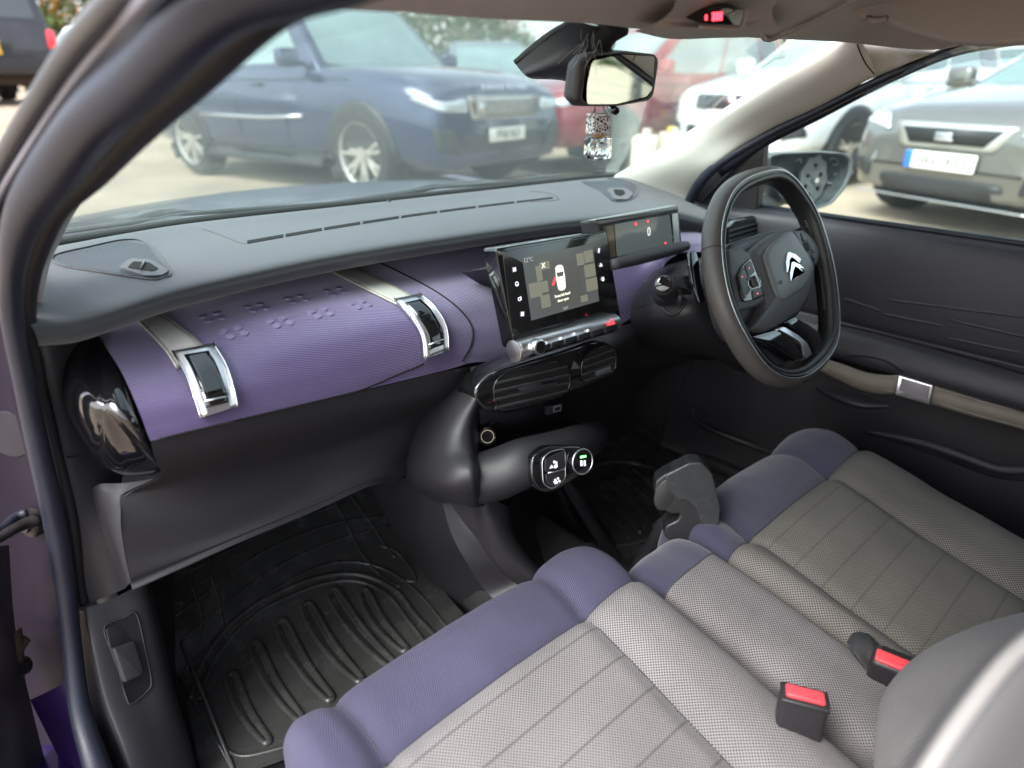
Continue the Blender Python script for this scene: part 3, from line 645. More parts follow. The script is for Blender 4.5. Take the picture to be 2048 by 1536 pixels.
# button bar with rounded satin ends
p0 = tp.at((1033, 702), .008); p1 = tp.at((1230, 645), .008)
bar = Acc(); bar.add(*cyl_geo(p0, p1, .0155, seg=28, bev=.0025), None); bb = bar.make('button_bar', silver_m, ts, ang=40)
bw = prism('bar_inlay', pp(tp, [(1052, 694), (1226, 644), (1236, 650), (1232, 662), (1058, 716)], .022), tp.n, .006, piano_m, ts, bev=.001, rad=.006)
for i in range(6):
    t0, t1 = i/6+.01, (i+1)/6-.01
    f = lambda t, s: (1076+(1236-1076)*t, 681-(681-640)*t*1.12+s)
    q = [f(t0, 12), f(t1, 12), f(t1, 22), f(t0, 25)]
    prism('key', pp(tp, q, .0235), tp.n, .003, blk_m, bw, bev=.0006, rad=.001)
kc = tp.at((1068, 692), .022); kn = cyl('volume_knob', kc, kc+tp.n*.014, .0118, silver_m, ts, bev=.0015); cyl('knob_face', kc+tp.n*.012, kc+tp.n*.0148, .0092, piano_m, kn)
kcap = cyl('bar_end', tp.at((1027, 703), .008), tp.at((1030, 702), .008), .0168, silver_m, ts, bev=.001)
ia = Acc()
for i, (x, y) in enumerate([(1092, 686), (1121, 677), (1148, 668), (1175, 661)]):
    c = tp.at((x, y), .0242)
    ia.add(*tube_geo([c+tx*.0026*math.cos(a)+ty*.002*math.sin(a) for a in [k*math.pi/6 for k in range(12)]], .0005, seg=4, n=1, closed=True), None)
    ia.add(*prism_geo([c+tx*a*.0006+ty*b_*.0022 for a, b_ in ((-1, -1), (1, -1), (1, 1), (-1, 1))], tp.n, .0003, 0, .0002), None)
ia.make('key_symbols', icon_m, bw, False)
prism('hazard_triangle', pp(tp, [(1218, 651), (1231, 647), (1223, 637)], .0245), tp.n, .0008, lamp_r, bw)
# pod that carries the screen
prism('screen_stalk', [PY(*p, .80) for p in ((945, 542), (990, 530), (1030, 560), (1000, 578))], (0, -1, .3), .08, trim_m, ts, bev=.006, front=.05)
# ------------------------------------------------------------------ instrument display
cp = Plane(PY(1290, 500, .695), (.04, -1, .16))
cl = prism('instrument_display', pp(cp, [(1192, 442), (1357, 412), (1364, 488), (1216, 522)]), cp.n, .035, silver_m if False else trim_m, dash, bev=.003, rad=.005)
prism('display_brow', pp(cp, [(1190, 440), (1356, 410), (1358, 420), (1200, 449)], .004), cp.n, .018, mat('grey_display_brow', (.2, .22, .22), .4), cl, bev=.002, rad=.003)
prism('display_window', pp(cp, [(1202, 453), (1354, 425), (1360, 486), (1218, 519)]), cp.n, .004, piano_m, cl, front=.002, rad=.002)
prism('display_lcd', pp(cp, [(1227, 449), (1337, 429), (1343, 487), (1232, 513)]), cp.n, .001, clus_m, cl, front=.0028)
prism('display_side_mirror', pp(cp, [(1209, 453), (1224, 450), (1229, 513), (1219, 516)]), cp.n, .001, mat('painted_reflection_gloss', (.12, .09, .06), .1, coat=.5), cl, front=.0028)  # brown base colour stands in for a reflection in the gloss
prism('display_side_mirror', pp(cp, [(1342, 428), (1353, 426), (1357, 484), (1346, 486)]), cp.n, .001, silver_m, cl, front=.0028)
ca = Acc(); cx_ = V((1, 0, 0)); cy_ = cp.n.cross(cx_)
ca.add(*text_geo('0', .022, cp.at((1298, 464), .0034), cx_, cy_, sx=.9), None); ca.make('speed_digit', mat('lcd_digit', (.4, .4, .4), .5, emis=(.7, .8, .8), estr=.25), cl, False)
ca = Acc()
for q, r_ in (((1272, 448), .0024), ((1296, 443), .002), ((1331, 486), .0018)): disc(ca, q, cp, r_, .0036)
ca.make('warning_lamps', lamp_r, cl, False)
tube('display_ledge', [cp.at((1222, 530), .01), cp.at((1290, 513), .014), cp.at((1350, 497), .012), cp.at((1372, 492), .008)], [.0095, .0115, .0115, .009], trim_m, cl, seg=20)
# ================================================================== STEERING WHEEL
WX, WY, WZ, WT = .36, .514, .948, .50
sw = thing('steering_wheel', 'grey leather steering wheel with flattened bottom and glossy black lower spokes', 'steering wheel', (WX, WY, WZ))
ex = V((1, 0, 0)); ev_ = V((0, math.sin(WT), math.cos(WT))); wn = ex.cross(ev_)*-1
if wn.y > 0: wn = -wn
wc = V((WX, WY, WZ)); wp = Plane(wc, wn)
def wl(a, b_, c=0.): return wc+ex*a+ev_*b_+wn*c
RIMQ = [(1535, 349), (1482, 364), (1447, 395), (1427, 452), (1425, 513), (1434, 578), (1452, 635), (1479, 687), (1510, 730), (1541, 753), (1575, 758), (1606, 746), (1639, 715), (1656, 680), (1659, 630), (1652, 559), (1639, 498), (1618, 435), (1592, 390), (1565, 359)]
_rp = []
for p in spline([wp.at(q) for q in RIMQ], 12, True):
    d = p-wc; _rp.append((math.atan2(d.dot(ev_), d.dot(ex)) % (2*math.pi), (d.dot(ex)**2+d.dot(ev_)**2)**.5))
_rp.sort()
def rimpt(t, R, off=0.):
    t = t % (2*math.pi); k = len(_rp)
    for i in range(k):
        if _rp[i][0] > t: break
    else: i = 0
    a, b_ = _rp[i-1], _rp[i]; da = (b_[0]-a[0]) % (2*math.pi); f = ((t-a[0]) % (2*math.pi))/max(da, 1e-6); r = a[1]+(b_[1]-a[1])*min(1, f)
    return wl(r*math.cos(t), r*math.sin(t), off)
N = 96
def ringsec(prof, R, m, name, t0=0, t1=2*math.pi, n=N, acc=None):
    g = []; full = abs(t1-t0-2*math.pi) < 1e-6
    for i in range(n if full else n+1):
        t = t0+(t1-t0)*i/n; p = rimpt(t, R); d = (p-wc); d -= wn*d.dot(wn); d.normalize()
        g.append([p+d*a+wn*b_ for a, b_ in prof])
    vs = [p for r in g for p in r]; k = len(prof); G = len(g)
    fs = [(i*k+j, i*k+(j+1) % k, ((i+1) % G)*k+(j+1) % k, ((i+1) % G)*k+j) for i in range(G if full else G-1) for j in range(k)]
    if acc is not None: acc.add(vs, fs, None); return
    return mk(name, vs, fs, m, sw)
ell = lambda a, b_, n=18, ph=0: [(a*math.cos(k*2*math.pi/n+ph), b_*math.sin(k*2*math.pi/n+ph)) for k in range(n)]
RR = .1795
ringsec([(a*(1.0 if b_ < 0 else .97), b_) for a, b_ in ell(.0148, .0178, 22)], RR, lea_m, 'rim')
rim = bpy.data.objects['rim']
ringsec([(-.0085+a*.0085, .0005+b_*.0175) for a, b_ in ell(1, 1, 14)], RR, leab_m, 'rim_inner_grip').parent = sw
ringsec([(a*.0019-.0012, .0178+b_*.0014) for a, b_ in ell(1, 1, 8)], RR, piano_m, 'rim_inlay')
ringsec([(a*.0008+.0012, .0186+b_*.0006) for a, b_ in ell(1, 1, 6)], RR, silver_m, 'rim_inlay_edge')
ja = Acc()
for t in (2.72, .42+.12, -.62, -2.35+.3):
    ringsec([(a*.0160, b_*.0190) for a, b_ in ell(1, 1, 22)], RR, None, '', t-.003, t+.003, 1, ja)
ja.make('rim_joints', hole_m, rim)
sa = Acc()
for t0, t1 in ((-.62, .5), (2.75, 3.7)):
    k = int((t1-t0)/.03)
    for i in range(k):
        t = t0+(t1-t0)*i/k; p = rimpt(t, RR); d = (wc-p).normalized(); tt = (rimpt(t+.01, RR)-p).normalized()
        sa.add(*tube_geo([p+d*.0168+wn*.002-tt*.0016, p+d*.0176+tt*0, p+d*.0166-wn*.0025+tt*.0016], .0007, seg=5, n=1), None)
sa.make('stitching', mat('grey_thread', (.16, .15, .14), .7), rim)
def c4(q, s=3.34, ox=1440, oy=320): return [(ox+x/s, oy+y/s) for x, y in q]
def wq(q, off): return pp(wp, c4(q), off)
def dome(name, q, m, parent, off, depth, h, rad=.01, inner=8, drop=.012):
    """softly domed pad traced on the wheel plane"""
    P = rnd_poly(wq(q, off), rad, 5); c = sum(P, V())/len(P); rings = [[p-wn*depth for p in P], [p-wn*drop*.6 for p in P]]
    for s in (1., .985, .95, .88, .75, .55, .3): rings.append([c.lerp(p, s)+wn*(h*(1-s**2.4)-(drop*.5 if s == 1. else drop*.22 if s == .985 else drop*.06 if s == .95 else 0)) for p in P])
    K = len(P); vs = [p for r in rings for p in r]+[c+wn*h]; fs = gridf(rings, True)+[((len(rings)-1)*K+j, (len(rings)-1)*K+(j+1) % K, len(vs)-1) for j in range(K)]
    return mk(name, vs, fs, m, parent)
# hub body behind the pads
dome('hub', [(35, 570), (160, 520), (300, 480), (430, 455), (540, 470), (640, 560), (680, 640), (650, 730), (600, 930), (520, 1050), (400, 1130), (260, 1180), (190, 1180), (120, 1060), (60, 800)], blk_m, sw, -.012, .05, .004, .02)
ab = dome('airbag_cover', [(205, 610), (300, 530), (400, 470), (500, 462), (560, 540), (640, 690), (636, 800), (600, 910), (540, 1010), (420, 1095), (290, 1160), (215, 1130), (290, 1010), (312, 930), (260, 760)], bag_m, sw, .008, .02, .010, .014)
abT = bvh(ab)
dome('airbag_face', [(300, 645), (330, 580), (460, 472), (490, 475), (570, 590), (632, 705), (610, 790), (560, 860), (430, 945), (392, 925), (350, 800)], bagl_m, sw, .0185, .006, .0035, .009, drop=.006)
afT = bvh(bpy.data.objects['airbag_face'])
def chev(q, name):
    P = [hit(afT, *p, .0012)[0] for p in c4(q)]; P = rnd_poly(P, .0008, 3)
    prism(name, P, wn, .003, chrome_m, ab, bev=.0006, front=.0012)
chev([(443, 624), (455, 616), (500, 634), (530, 663), (538, 692), (519, 688), (496, 666), (472, 652), (459, 670), (450, 748), (438, 752), (433, 690)], 'chevron_emblem')
chev([(470, 688), (482, 681), (522, 698), (552, 724), (563, 752), (542, 749), (518, 726), (495, 714), (485, 740), (477, 813), (466, 812), (460, 760)], 'chevron_emblem')
ax_ = Acc()
fx = (wp.at(c4([(470, 690)])[0])-wp.at(c4([(370, 690)])[0])).normalized()
ax_.add(*text_geo('AIRBAG', .0085, hit(abT, *c4([(540, 930)])[0], .0006)[0], ex, ev_), None); ax_.make('airbag_lettering', rubl_m, ab, False)
hm = Acc()
for c in ((385, 822), (600, 675)):
    p = hit(abT, *c4([c])[0], .006)[0]; hm.add(*tube_geo([p+ex*-.004+ev_*-.003, p+ex*-.002, p+ex*.003+ev_*.003, p+ex*.003-ev_*.003, p-ex*.002-ev_*.001], .0005, seg=4, n=1), None)
hm.make('horn_mark', hole_m, ab)
# left switch pod
sp = dome('switch_pod', [(48, 592), (150, 588), (205, 632), (240, 720), (300, 870), (308, 930), (250, 975), (118, 1012), (95, 880), (60, 720)], piano_m if False else bag_m, sw, .006, .02, .003, .006, drop=.005)
prism('switch_plate', wq([(118, 775), (150, 705), (205, 655), (240, 745), (298, 905), (230, 935), (160, 945), (140, 880)], .0115), wn, .004, piano_m, sp, bev=.0008, rad=.004)
for q in ([(128, 775), (160, 715), (182, 770), (185, 830), (205, 870), (165, 930), (148, 870)], [(168, 705), (205, 670), (235, 745), (190, 785), (182, 760)], [(215, 870), (272, 850), (292, 900), (222, 930)]):
    prism('switch_key', wq(q, .0130), wn, .003, blk_m, sp, bev=.0006, rad=.003)
wl0 = wp.at(c4([(218, 815)])[0], .012)
cyl('thumb_wheel', wl0-ev_*.009+wn*.001, wl0+ev_*.009+wn*.001, .0065, blk_m, sp, bev=.001)
vs, fs = tube_geo(rnd_poly(wq([(188, 800), (225, 775), (268, 800), (275, 842), (215, 862), (190, 842)], .0135), .004), .0008, seg=6, n=1, closed=True); mk('thumb_wheel_surround', vs, fs, silver_m, sp)
ia = Acc()
for c, w_, h_ in (((195, 722), .0012, .0012), ((150, 780), .0016, .0005), ((150, 780), .0005, .0016), ((178, 905), .0014, .0005), ((252, 892), .003, .001)):
    p = wp.at(c4([c])[0], .0136); ia.add(*prism_geo([p+ex*a*w_+ev_*b_*h_ for a, b_ in ((-1, -1), (1, -1), (1, 1), (-1, 1))], wn, .0004, 0, 0), None)
ia.make('switch_symbols', mat('red_print', (.5, .12, .1), .5, emis=(1, .2, .15), estr=.25), sp, False)
# right switch pod
rp = dome('switch_pod', [(478, 466), (560, 470), (620, 520), (676, 600), (668, 650), (640, 702), (600, 650), (545, 560)], bag_m, sw, .006, .02, .003, .006, drop=.005)
for q in ([(500, 485), (530, 482), (548, 540), (535, 545)], [(540, 485), (565, 490), (600, 540), (560, 540)], [(600, 560), (620, 560), (645, 610), (625, 625)], [(610, 635), (640, 620), (648, 640), (630, 672)]):
    prism('switch_key', wq(q, .0100), wn, .003, blk_m, rp, bev=.0006, rad=.003)
p = wp.at(c4([(580, 580)])[0], .010); cyl('thumb_wheel', p-ev_*.008, p+ev_*.008, .006, blk_m, rp, bev=.001)
# lower spokes
dome('lower_spoke', [(205, 1180), (400, 1125), (480, 1180), (560, 1245), (588, 1322), (500, 1335), (400, 1270), (300, 1215)], piano_m, sw, .014, .03, .0025, .006)
dome('lower_spoke', [(440, 1080), (500, 1045), (600, 1100), (668, 1155), (688, 1215), (640, 1290), (610, 1240), (560, 1180), (500, 1130)], piano_m, sw, .014, .03, .0025, .006)
dome('spoke_trim', [(385, 1128), (425, 1108), (520, 1165), (590, 1225), (622, 1300), (575, 1335), (555, 1250), (480, 1185)], silver_m, sw, .0165, .02, .003, .005)
dome('lower_spoke_back', [(225, 1190), (300, 1230), (450, 1310), (440, 1380), (380, 1385), (300, 1300), (240, 1220)], blk_m, sw, -.004, .01, .002, .008)
# side spokes reaching the rim
dome('side_spoke', [(25, 600), (80, 590), (120, 780), (120, 1000), (95, 1010), (45, 800)], leab_m, sw, .001, .02, .002, .005)
dome('side_spoke', [(520, 455), (600, 430), (690, 560), (735, 690), (680, 720), (640, 700), (670, 610), (600, 500)], leab_m, sw, -.002, .02, .003, .006)
# gearshift paddle behind the rim
pl_ = Plane(wc-wn*.035, wn)
prism('shift_paddle', pp(pl_, [(1380, 503), (1392, 500), (1398, 520), (1402, 560), (1412, 605), (1400, 607), (1388, 575), (1380, 530)]), wn, .006, piano_m, sw, bev=.0015, rad=.004)
cyl('column_boss', wc-wn*.02, wc-wn*.13, .055, blk_m, sw, r1=.075, seg=32)
# ================================================================== SEATS
def seat(name, label, prof, cross0, cross1, m_front, m_cen, m_bol, seams, frontS, buckx=None):
    """prof: (y,z) from rear to front and down; cross0/1: (x, dn) across at the front / at the rear"""
    root = thing(name, label, 'car seat', (sum(c[0] for c in cross0)/len(cross0), .1, .3))
    P = spline([V((0, y, z)) for y, z in prof], 14); acc = [0.]
    for i in range(1, len(P)): acc.append(acc[-1]+(P[i]-P[i-1]).length)
    yF = max(p[0] for p in prof); y0 = prof[0][0]
    C0 = spline([V((x, d, 0)) for x, d in cross0], 9); C1 = spline([V((x, d, 0)) for x, d in cross1], 9)
    nC = len(C0); kk = [9*s for s in seams]; iS = min(range(len(P)), key=lambda i: abs(P[i].y-frontS) + (10 if P[i].z < .5 and P[i].y < frontS else 0))
    g = []
    for i, p in enumerate(P):
        t = (P[min(i+1, len(P)-1)]-P[max(i-1, 0)]).normalized(); n = V((0, -t.z, t.y)); w = max(0, min(1, (p.y-y0)/(yF-y0))); row = []
        for j in range(nC):
            x = C1[j].x*(1-w)+C0[j].x*w; d = C1[j].y*(1-w)+C0[j].y*w; x0s = [C1[k].x*(1-w)+C0[k].x*w for k in kk]
            dip = sum(math.exp(-((x-xs)/.011)**2) for xs in x0s)*.0065 if 0 < j < nC-1 else 0
            sS = (acc[i]-acc[iS]); dip += .005*math.exp(-(sS/.006)**2)+.008*math.exp(-(sS/(.034 if sS > 0 else .014))**2)
            nn = V((x, p.y, p.z+d)); dip += .0016*mnoise.noise(nn*16)+.0006*mnoise.noise(nn*45)
            if kk[0] <= j <= kk[1]: dip -= .010*math.sin(math.pi*(x-x0s[0])/(x0s[1]-x0s[0]))*.6
            row.append(V((x, p.y, p.z))+n*(d-dip) if d > -.05 else V((x, p.y, p.z))+n*(d-dip))
        g.append(row)
    uv = griduv(g)
    def patch(nm, i0, i1, j0, j1, m):
        vs = []; us = []; R = i1-i0+1; Cn = j1-j0+1
        for i in range(i0, i1+1):
            for j in range(j0, j1+1): vs.append(g[i][j]); us.append(uv[i*nC+j])
        fs = [(a*Cn+b_, a*Cn+b_+1, (a+1)*Cn+b_+1, (a+1)*Cn+b_) for a in range(R-1) for b_ in range(Cn-1)]
        return mk(nm, vs, fs, m, root, True, us)
    L = len(P)-1
    patch('front_panel', iS, L, 0, nC-1, m_front)
    patch('centre_panel', 0, iS, kk[0], kk[1], m_cen)
    patch('side_bolster', 0, iS, 0, kk[0], m_bol); patch('side_bolster', 0, iS, kk[1], nC-1, m_bol)
    sa = Acc()
    for k in kk: sa.add(*tube_geo([g[i][k]+V((0, 0, -.0006)) for i in range(0, iS+1, 3)], .0013, seg=5, n=2), None)
    sa.add(*tube_geo([g[iS][j] for j in range(2, nC-2, 2)], .0013, seg=5, n=2), None)
    for k in kk: sa.add(*tube_geo([g[i][k]+V((0, 0, -.0006)) for i in range(iS, L-6, 3)], .0012, seg=5, n=2), None)
    sa.make('seams', mat('seam_thread', (.03, .03, .04), .8), root)
    cx = (cross0[0][0]+cross0[-1][0])/2; w = abs(cross0[-1][0]-cross0[0][0])
    box('seat_base', (cx, .22, .38), (w*.9, .52, .12), blk_m, root, bev=.02)
    return root, g
prof = [(-.10, .555), (.05, .572), (.20, .592), (.33, .610), (.42, .620), (.478, .623), (.518, .610), (.545, .578), (.553, .53), (.543, .46), (.52, .40)]
f0 = [(-.574, -.14), (-.578, -.07), (-.571, -.018), (-.555, .002), (-.532, .003), (-.508, .000), (-.44, .0), (-.35, .0), (-.26, .0), (-.188, .000), (-.155, .006), (-.115, .008), (-.085, -.006), (-.072, -.05), (-.076, -.12)]
f1 = [(-.60, -.14), (-.61, -.07), (-.60, -.01), (-.575, .012), (-.52, .014), (-.475, .000), (-.42, -.004), (-.36, -.004), (-.30, -.004), (-.245, .000), (-.205, .018), (-.165, .022), (-.128, .006), (-.110, -.05), (-.112, -.12)]
ps, pg = seat('passenger_seat', 'near passenger seat with lilac front edge and pale grey mesh cushion', prof, f0, f1, pur_f, cen_f, mesh_f, (5, 9), .42)
d0 = [(.060, -.12), (.056, -.05), (.066, -.006), (.085, .005), (.105, .003), (.125, .0), (.19, 0), (.26, .0), (.33, .0), (.405, .000), (.445, .006), (.50, .010), (.545, -.004), (.572, -.05), (.57, -.12)]
d1 = [(.045, -.12), (.042, -.05), (.055, .0), (.07, .012), (.083, .008), (.095, .0), (.15, -.002), (.21, -.002), (.27, -.002), (.325, .000), (.37, .012), (.42, .02), (.46, .008), (.485, -.05), (.485, -.12)]
prof2 = [(-.10, .55), (.05, .566), (.20, .585), (.30, .603), (.37, .612), (.43, .615), (.468, .602), (.49, .575), (.497, .53), (.49, .46), (.47, .40)]
ds, dg_ = seat('driver_seat', 'far driver seat with dark violet front edge and taupe stitched cushion', prof2, d0, d1, mat('x', (0, 0, 0)) if False else fabric('violet_cloth', (.040, .039, .070), (.022, .021, .042), .0016, .35, rot=25, bstr=.4, twill=True), cen2_f, mesh2_f, (5, 9), .365)
# backrests
def backrest(root, cx, w, y, side=True):
    ys = [(.50, .02), (.60, .035), (.72, .02), (.85, -.02), (.98, -.07), (1.04, -.10)]
    rows = []
    for z, dy in ys:
        ww = w*(1 if z < .85 else 1-.25*(z-.85)/.2)
        rows.append([V((cx+ww*a, y+dy+b_, z)) for a, b_ in ((-.5, -.14), (-.51, -.04), (-.49, .025), (-.44, .05), (-.36, .05), (-.28, .012), (0, .0), (.28, .012), (.36, .05), (.44, .05), (.49, .025), (.51, -.04), (.5, -.14))])
    rows.append([V((p.x*.5+cx*.5, p.y*.5+(y-.16)*.5, p.z+.02)) for p in rows[-1]])
    return rows
rowsD = backrest(None, .315, .52, -.075)
surf('backrest', rowsD, mesh2_f, ds, nu=4, nv=4)
prism('backrest_gap_cloth', [V((.02, .00, .50)), V((.56, .00, .50)), V((.56, .02, .60)), V((.02, .02, .60))], (0, .4, .9), .05, seatside_m, ds, front=.02, bev=.015)
rowsP = backrest(None, -.345, .54, -.075)
bkP = surf('backrest', rowsP, mesh_f, ps, nu=4, nv=4)
# near side bolster of the passenger backrest and its smooth shoulder, close to the lens
bp_ = [[PT(*p, t) for p, t in r] for r in (
   [((1755, 1640), .60), ((1752, 1500), .60), ((1775, 1390), .62), ((1850, 1308), .64), ((1960, 1252), .66), ((2090, 1215), .70)],
   [((1790, 1640), .56), ((1790, 1500), .555), ((1815, 1415), .57), ((1880, 1340), .585), ((1980, 1282), .60), ((2100, 1240), .64)],
   [((1850, 1640), .52), ((1860, 1520), .515), ((1890, 1440), .52), ((1950, 1370), .54), ((2030, 1310), .56), ((2120, 1270), .60)],
   [((1930, 1640), .50), ((1950, 1540), .495), ((1990, 1460), .50), ((2050, 1390), .52), ((2110, 1340), .54), ((2160, 1300), .58)],
   [((2050, 1640), .50), ((2060, 1560), .50), ((2100, 1480), .51), ((2150, 1410), .53), ((2190, 1360), .55), ((2220, 1320), .58)])]
surf('backrest_bolster', [[p+ray(1700, 1300).normalized()*.06 for p in bp_[0]]]+bp_, mesh_f, ps, nu=6, nv=6)
shp = [PT(1760, 1700, .31), PT(1845, 1560, .31), PT(1935, 1425, .32), PT(2040, 1300, .335), PT(2200, 1180, .36)]
sh2 = [[p for p in shp]]
dd = V((.03, -.035, -.03))
surf('backrest_shoulder', [[p+V((.012, .012, -.02)) for p in shp], shp, [p+V((.006, -.014, .004)) for p in shp], [p+V((.03, -.04, -.012)) for p in shp], [p+V((.05, -.08, -.05)) for p in shp], [p+V((.06, -.12, -.12)) for p in shp]], shoulder_m, ps, nu=6, nv=5)
tube('shoulder_lit_edge', shp, .0045, mat('lit_edge_colour', (.24, .23, .225), .6), ps)  # added pale tube paints the light along the shoulder's edge
# armrest between the seats
ar = thing('middle_seat', 'narrow mesh middle seat section with violet front edge between the two seats', 'car seat', (-.02, .1, .35))
pr = spline([V((0, y, z)) for y, z in ((-.12, .55), (.1, .575), (.25, .592), (.37, .602), (.42, .602), (.452, .588), (.467, .55), (.462, .48))], 10)
cxs = [(-.072, -.10), (-.073, -.03), (-.062, -.003), (-.03, .004), (.0, .004), (.03, .004), (.05, -.003), (.058, -.03), (.056, -.10)]
C_ = spline([V((x, d, 0)) for x, d in cxs], 6); g = []
for i, p in enumerate(pr):
    t = (pr[min(i+1, len(pr)-1)]-pr[max(i-1, 0)]).normalized(); n = V((0, -t.z, t.y)); k = .80+.20*min(1, max(0, (p.y+.12)/.5)); sh_ = -.012*(1-min(1, max(0, (p.y)/.4)))
    g.append([V((c.x*k+sh_+.001*0, p.y, p.z))+n*c.y for c in C_])
iS = min(range(len(pr)), key=lambda i: abs(pr[i].y-.382)); Cn = len(C_); uvg = griduv(g)
for nm, a, b_, m in (('mesh_cover', 0, iS, mesh_f), ('front_edge', iS, len(pr)-1, bpy.data.materials['violet_cloth'])):
    mk(nm, [p for r in g[a:b_+1] for p in r], gridf(g[a:b_+1]), m, ar, True, uvg[a*Cn:(b_+1)*Cn])
tube('armrest_seam', [g[iS][j] for j in range(1, Cn-1, 2)], .0013, seatside_m, ar)
# buckles
def buckle(label, c, *_):
    r = thing('seatbelt_buckle', label, 'seat belt buckle', c, 0, 'red seat belt buckles'); return r
bk1 = buckle('black seat belt buckle with red button standing beside the passenger seat', (-.125, .15, .60), 0, 0, 0, 0)
R = Matrix.Rotation(math.radians(-10), 3, 'X') @ Matrix.Rotation(math.radians(16), 3, 'Y') @ Matrix.Rotation(math.radians(-35), 3, 'Z')
ctr = PZ(1640, 1440, .615)
top = PZ(1610, 1392, .645)
ux_ = (PZ(1650, 1408, .645)-PZ(1572, 1388, .645)).normalized(); uz_ = (top-PZ(1622, 1500, .57)).normalized(); uz_ = (uz_-ux_*uz_.dot(ux_)).normalized(); uy_ = uz_.cross(ux_)
Rb = Matrix((ux_, uy_, uz_)).transposed()
bc = top-uz_*.045
box('buckle_body', bc-uz_*.018, (.048, .026, .126), blk_m, bk1, bev=.005, R=None if False else Rb)
box('release_button', top+uz_*.0018, (.040, .017, .007), red_m, bk1, bev=.003, R=Rb)
box('button_rim', top-uz_*.002, (.049, .0275, .006), blk_m, bk1, bev=.0025, R=Rb)
tl = Acc()
for i in range(6): tl.add(*text_geo('IIEIIHI', .0052, bc-uy_*.0133+uz_*(.008-i*.006)-ux_*.006, ux_, uz_), None)
tl.make('embossed_text', mat('embossed_black', (.035, .035, .035), .5), bk1, False)
bk2 = buckle('red seat belt buckle with open slot in its black sleeve beside the driver seat', (.02, .1, .60), 0, 0, 0, 0)
t2 = PZ(1793, 1321, .622); ux2 = (PZ(1834, 1336, .622)-PZ(1760, 1306, .622)).normalized(); uz2 = V((-.25, -.12, .95)).normalized(); uz2 = (uz2-ux2*uz2.dot(ux2)).normalized(); uy2 = uz2.cross(ux2)
R2 = Matrix((ux2, uy2, uz2)).transposed()
box('buckle_body', t2-uz2*.035, (.050, .030, .07), blk_m, bk2, bev=.006, R=R2)
box('release_button', t2+uz2*.002-uy2*.004, (.044, .016, .006), red_m, bk2, bev=.002, R=R2)
box('buckle_slot', t2+uz2*.001+uy2*.008, (.034, .006, .004), hole_m, bk2, R=R2)
surf('buckle_sleeve', [[PZ(*p, z) for p, z in r] for r in (
  [((1696, 1286), .598), ((1708, 1268), .60), ((1735, 1270), .602), ((1756, 1290), .603)],
  [((1706, 1305), .603), ((1722, 1292), .607), ((1742, 1292), .607), ((1752, 1302), .604)],
  [((1740, 1345), .590), ((1750, 1340), .590), ((1765, 1345), .590), ((1800, 1360), .585)],
  [((1790, 1390), .56), ((1800, 1385), .57), ((1810, 1380), .57), ((1830, 1370), .57)])], mat('dull_black_sleeve', (.03, .03, .032), .75), bk2, thick=.004)
# ================================================================== CONSOLE AND HANDBRAKE
con = thing('centre_console', 'low black floor console with an open storage tray', 'console', (0, .6, .3))
rim_o = [((943, 1012), .72), ((960, 1070), .69), ((990, 1120), .665), ((1030, 1160), .64), ((1080, 1190), .60), ((1160, 1260), .55)]
surf('console_side', [[PY(*p, y) for p, y in r] for r in (
  [((880, 985), .75), ((900, 1060), .73), ((930, 1120), .70), ((970, 1180), .67), ((1010, 1220), .63), ((1060, 1290), .58)],
  rim_o)]+[], blk_m, con, nu=6, nv=3)
side_t = [[((735, 965), .95), ((800, 955), .85), ((865, 975), .77), ((943, 1010), .70)],
          [((790, 1060), .92), ((840, 1060), .83), ((900, 1065), .75), ((960, 1070), .685)],
          [((850, 1150), .88), ((900, 1140), .80), ((945, 1135), .73), ((990, 1122), .66)],
          [((930, 1250), .80), ((965, 1220), .74), ((1000, 1195), .69), ((1032, 1164), .635)],
          [((1060, 1400), .65), ((1090, 1350), .62), ((1110, 1300), .59), ((1120, 1230), .57)]]
surf('console_flank', [[PY(*p, y) for p, y in r] for r in side_t], blk_m, con, nu=6, nv=6)
surf('console_rim', [[PY(*p, y) for p, y in r] for r in (
  [((943, 1010), .70), ((960, 1070), .685), ((990, 1122), .66), ((1032, 1164), .635), ((1085, 1200), .60)],
  [((965, 995), .675), ((985, 1055), .66), ((1015, 1110), .64), ((1060, 1155), .61), ((1110, 1190), .58)],
  [((1010, 1010), .67), ((1018, 1055), .66), ((1045, 1105), .64), ((1090, 1150), .61), ((1130, 1180), .58)],
  [((1022, 1020), .69), ((1030, 1060), .68), ((1060, 1110), .66), ((1105, 1155), .63), ((1145, 1185), .60)])], blk_m, con, nu=6, nv=4)
surf('console_tray', [[PY(*p, y) for p, y in r] for r in (
  [((1015, 1010), .70), ((1025, 1060), .685), ((1055, 1110), .66), ((1100, 1160), .63)],
  [((1050, 985), .80), ((1075, 1050), .78), ((1110, 1100), .75), ((1140, 1150), .72)],
  [((1110, 960), .84), ((1140, 1030), .80), ((1180, 1090), .76), ((1210, 1130), .72)],
  [((1125, 975), .78), ((1165, 1035), .74), ((1205, 1095), .70), ((1235, 1130), .67)])], hole_m if False else mat('tray_plastic', (.012, .012, .013), .5), con, nu=5, nv=5)
surf('console_spine', [[PY(*p, y) for p, y in r] for r in (
  [((1122, 965), .78), ((1160, 1030), .74), ((1200, 1095), .70), ((1230, 1130), .67)],
  [((1140, 960), .77), ((1180, 1025), .73), ((1222, 1090), .69), ((1255, 1125), .66)],
  [((1170, 985), .80), ((1200, 1040), .76), ((1232, 1090), .73), ((1262, 1120), .70)],
  [((1175, 1000), .95), ((1205, 1050), .92), ((1240, 1100), .90), ((1270, 1130), .88)])], blk_m, con, nu=5, nv=5)
box('console_bridge', (-.01, .50, .40), (.15, .30, .16), blk_m, con, bev=.03)
